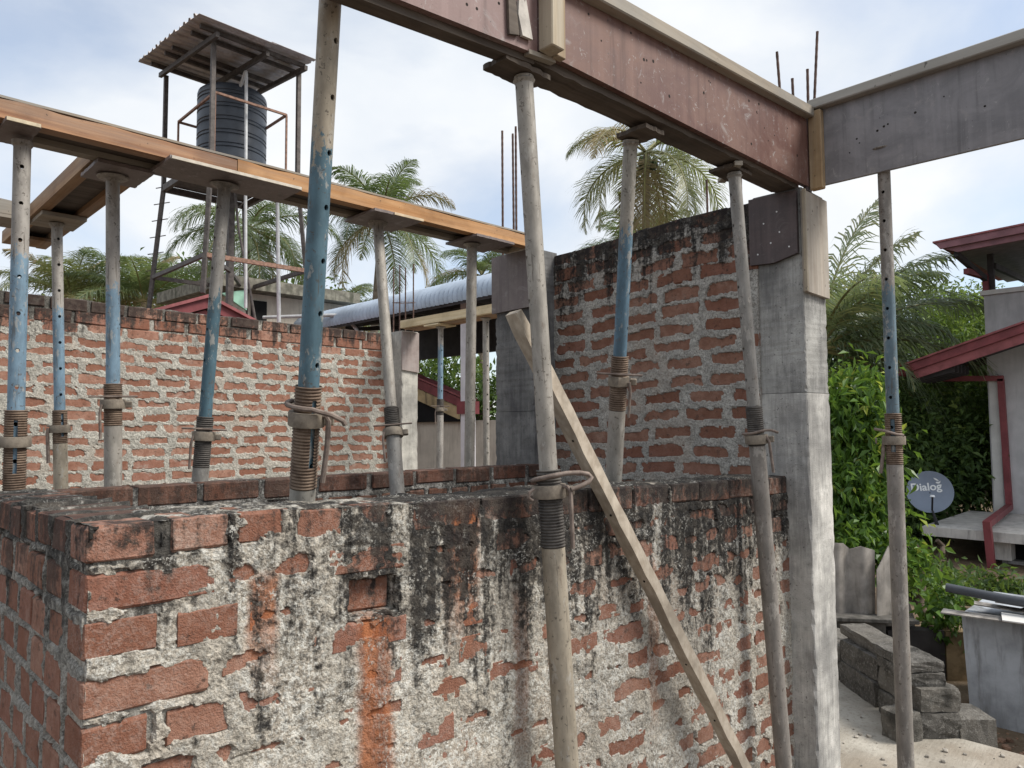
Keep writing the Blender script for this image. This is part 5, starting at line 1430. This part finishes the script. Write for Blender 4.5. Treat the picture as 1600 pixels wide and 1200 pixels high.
# ------------------------------------------------------------------ yard between the column and the house
M_blue = plain('lime_washed_blue_grey_wall', (.36, .385, .42), .9, .35, 3.5, .4, 0, (.12, .118, .115))
bw = thing('outhouse_wall', 'streaked grey-blue plastered wall with scrap sheets along its top', 'wall', (5.6, -.6, -.36))
mb = MB(); mb.prism([(5.26, .0, -.36), (5.28, .035, .34), (5.28, -2.2, .34), (5.26, -2.2, -.36)], (.9, 0, 0)); mb.build('wall', M_blue, bw)
M_scrap = plain('weathered_scrap_sheet', (.30, .28, .26), .8, .45, 12, .4, 0, (.08, .075, .07))
rn = random.Random(17)
for k in range(9):
    x = 5.18 + rn.uniform(0, .35); y0 = .14 - rn.uniform(0, .5); l = rn.uniform(.5, 1.1); z = .348 + .011 * k
    mb = MB(); mb.frame(Vector((x, y0 - l / 2, z)), Vector((1, rn.uniform(-.25, .25), 0)).normalized(), Vector((rn.uniform(-.2, .2), 1, rn.uniform(-.02, .02))).normalized(), Vector((0, 0, 1)), (rn.uniform(.04, .12), l / 2, .004)); mb.build('scrap_strip', M_scrap if k % 3 else M_capl, bw)
tag(MB().tube([(5.28, .12, .500), (5.30, -.25, .472), (5.32, -.9, .465), (5.34, -1.8, .462)], .030, 14).build('plastic_pipe', plain('dark_grey_pipe', (.075, .082, .095), .45, .2, 6, .05), None, True, (5.3, -.5, .43)), 'dark grey plastic pipe lying on the scrap sheets', 'pipe')
rw = thing('retaining_wall', 'low dark mossy retaining wall behind the block pile', 'wall', (5.75, .62, -.36))
M_moss = plain('dark_mossy_concrete', (.115, .108, .098), .95, .5, 9, .6, 0, (.03, .03, .028))
for p, q, zt, mt in (((5.30, 1.15), (5.72, .69), .12, M_moss), ((5.73, .68), (6.02, .37), .03, plain('dark_damp_panel', (.055, .05, .05), .9, .3)), ((6.03, .36), (6.22, .14), .02, plain('ochre_stained_panel', (.30, .22, .13), .9, .4, 9, .3))):
    mb = MB(); mb.bar((p[0], p[1], (zt - .36) / 2), (q[0], q[1], (zt - .36) / 2), .12, zt + .36, Vector((0, 0, 1))); mb.build('wall_panel', mt, rw)
mb = MB(); mb.bar((5.28, 1.12, .13), (5.86, .50, .10), .16, .03, Vector((0, 0, 1)), .004); mb.build('coping', M_moss, rw)
M_asb = plain('weathered_cement_sheet', (.30, .275, .25), .92, .35, 6, .4, 0, (.12, .105, .09))
def cement_sheet(label, P0, P1, lean, outline, n=60, amp=.022, wl=.15):
    """corrugated fibre-cement sheet standing on edge, outline (s along base 0..1, height)"""
    P0, P1 = Vector(P0), Vector(P1); e = (P1 - P0); L = e.length; e.normalize(); nn = Vector((e.y, -e.x, 0))
    V = []; F = []
    ss = [o[0] for o in outline]; hs = [o[1] for o in outline]
    m_ = 10
    for i in range(n + 1):
        s_ = i / n; h = np.interp(s_, ss, hs)
        c = amp * math.cos(2 * PI * s_ * L / wl)
        for k in range(m_ + 1):
            t = k / m_; base = P0 + e * (s_ * L) + nn * (c - lean * t * h) + Vector((0, 0, t * h))
            V += [base, base - nn * .007]
    w_ = 2 * (m_ + 1)
    for i in range(n):
        for k in range(m_):
            a = i * w_ + 2 * k
            F += [(a, a + w_, a + w_ + 2, a + 2), (a + 1, a + 3, a + w_ + 3, a + w_ + 1)]
        a = i * w_ + 2 * m_; F.append((a, a + w_, a + w_ + 1, a + 1))
    for i in (0, n):
        for k in range(m_): a = i * w_ + 2 * k; F.append((a, a + 2, a + 3, a + 1))
    mb = MB(); mb.add(V, F)
    return tag(mb.build('cement_sheet', M_asb, None, False, tuple(P0)), label, 'roofing sheet', 'cement sheets leaning behind the block pile')
cement_sheet('broad corrugated cement sheet leaning behind the corner column', (5.42, 1.12, -.36), (5.78, .76, -.36), -.05, [(0, 1.06), (.5, 1.04), (.62, .99), (.75, 1.02), (1, .98)], wl=.2)
cement_sheet('broken pointed cement sheet leaning beside the broad one', (5.72, .75, -.36), (5.99, .56, -.36), -.04, [(0, .84), (.12, .90), (.40, 1.02), (.47, .95), (.55, .98), (.68, .80), (1, .44)], wl=.36)
# pile of cement blocks
def block_mat():
    m = N('weathered_cement_block')
    f = m.noise(m.pos, 9, 7, .7); r = m.rand()
    c = m.mix(m.rng(f, .3, .7), (.065, .06, .053), (.17, .16, .145))
    c = m.mix(m.rng(r, 0, 1, 0, .4), c, (.24, .22, .19))
    nrm = m.new('ShaderNodeNewGeometry').outputs['Normal']
    c = m.mix(m.rng(m.noise(m.pos, 70, 5, .7), .5, .66, 0, .7), c, (.30, .285, .26))
    c = m.mix(m.rng(m.noise(m.pos, 4, 5, .6), .5, .66, 0, .8), c, (.032, .031, .028))
    m.col(c); m.rough(.95); m.bump(m.math('ADD', m.noise(m.pos, 45, 6, .7), m.noise(m.pos, 150, 3, .7)), .9, .012)
    return m.m
M_block = block_mat()
def cblock(c, ang, dims, label, seed, tilt=0.):
    rn = random.Random(seed)
    mb = MB()
    nx, ny, nz_ = 8, 4, 4
    hx, hy, hz = [q / 2 for q in dims]
    # lumpy box: grid on each face, pushed by noise, rounded arrises
    def pt(a, b2, c2):
        v = Vector((a * hx, b2 * hy, c2 * hz))
        k = sum(abs(q) > .99 for q in (a, b2, c2))
        sh_ = 1 - (.0 if k < 2 else .018 if k == 2 else .035)
        rr = random.Random(int((a + 2) * 997 + (b2 + 2) * 8831 + (c2 + 2) * 51787) + seed)
        return Vector((v.x * (sh_ if abs(a) > .99 else 1), v.y * (sh_ if abs(b2) > .99 else 1), v.z * (sh_ if abs(c2) > .99 and abs(c2) > 0 else 1))) + Vector((rr.uniform(-1, 1), rr.uniform(-1, 1), rr.uniform(-1, 1))) * .005
    R = Matrix.Rotation(ang, 3, 'Z') @ Matrix.Rotation(tilt, 3, 'Y')
    C = Vector(c)
    def face(fn, na, nb):
        V = [C + R @ fn(2 * i / na - 1, 2 * j / nb - 1) for j in range(nb + 1) for i in range(na + 1)]
        F = [(j * (na + 1) + i, j * (na + 1) + i + 1, (j + 1) * (na + 1) + i + 1, (j + 1) * (na + 1) + i) for j in range(nb) for i in range(na)]
        mb.add(V, F)
    for s_ in (-1, 1):
        face(lambda a, b2: pt(a, b2, s_), nx, ny); face(lambda a, b2: pt(a, s_, b2), nx, nz_); face(lambda a, b2: pt(s_, a, b2), ny, nz_)
    o = mb.build('cement_block', M_block, None, False, (c[0], c[1], c[2] - hz))
    return tag(o, label, 'block', 'cement blocks in the pile')
E1 = Vector((.68, .733, 0)); E2 = Vector((.733, -.68, 0)); P0 = Vector((3.80, -.10, 0)); AN = math.atan2(E1.y, E1.x)
def bl(s_, t, z, label, seed, dims=(.39, .19, .13), da=0., tilt=0.):
    p = P0 + E1 * s_ + E2 * t
    cblock((p.x, p.y, z + dims[2] / 2), AN + da, dims, label, seed, tilt)
bl(.17, .12, 0, 'bottom cement block at the near end of the pile', 1, (.36, .24, .13))
bl(.18, .13, .131, 'second cement block up at the near end of the pile', 2, (.38, .22, .12), .05)
bl(.20, .10, .252, 'third cement block up at the near end of the pile', 3, (.34, .20, .065), -.06)
bl(.22, .10, .318, 'flat slab topping the near end of the pile', 4, (.36, .19, .055), .04)
bl(.62, .12, 0, 'bottom cement block in the middle of the pile', 5, (.42, .22, .14))
bl(.62, .13, .141, 'middle cement block in the middle of the pile', 6, (.42, .21, .13), .03)
bl(.60, .15, .272, 'long tilted block on top of the pile middle', 7, (.62, .17, .065), .02, -.02)
bl(1.06, .12, 0, 'bottom cement block at the far end of the pile', 8, (.42, .2, .12))
bl(1.06, .13, .121, 'top cement block at the far end of the pile', 9, (.42, .19, .09), -.03)
bl(1.50, .12, 0, 'lone bottom block beyond the pile by the retaining wall', 10, (.42, .2, .11))
bl(1.50, .12, .111, 'lone upper block beyond the pile by the retaining wall', 13, (.42, .2, .08))
bl(.02, -.06, 0, 'small broken block lying before the pile', 11, (.13, .14, .14), .3)
bl(.10, .33, -.36, 'rough stone footing block under the near end of the pile', 12, (.22, .20, .46))

# rubble and crumbs on the concrete apron and the soil
def rubble(label, x0, x1, y0, y1, z, n, seed, lo, hi, mat, name='rubble'):
    rg = np.random.default_rng(seed)
    V0, F0 = chamfer_box((.5, .42, .32), .12)
    V0 = np.array(V0); F0 = [np.array([f for f in F0 if len(f) == 4]), np.array([f for f in F0 if len(f) == 3])]
    Vs = []; F4 = []; F3 = []
    for k in range(n):
        a = rg.uniform(0, 2 * PI); sz = lo + (hi - lo) * rg.uniform() ** 3
        R = np.array(Matrix.Rotation(a, 3, 'Z') @ Matrix.Rotation(rg.uniform(-.5, .5), 3, 'X'))
        v = (V0 + rg.uniform(-.09, .09, V0.shape)) * sz @ R.T + np.array([rg.uniform(x0, x1), rg.uniform(y0, y1), z + sz * .22])
        F4.append(F0[0] + k * len(V0)); F3.append(F0[1] + k * len(V0)); Vs.append(v)
    o = link(name, mesh_np(name, np.concatenate(Vs), [np.concatenate(F4), np.concatenate(F3)]), mat)
    o['label'] = label; o['category'] = 'rubble'; kind(o, 'stuff')
rubble('crumbs of mortar and stone scattered over the concrete apron', 2.9, 3.96, -1.2, .9, 0., 260, 3, .004, .026, plain('mortar_crumbs', (.34, .31, .27), .95, .4, 30))
rubble('broken brick and stone littering the soil below the grey-blue wall', 4.05, 5.2, -1.4, .0, -.35, 320, 4, .01, .05, plain('brick_rubble', (.26, .16, .11), .95, .5, 12))
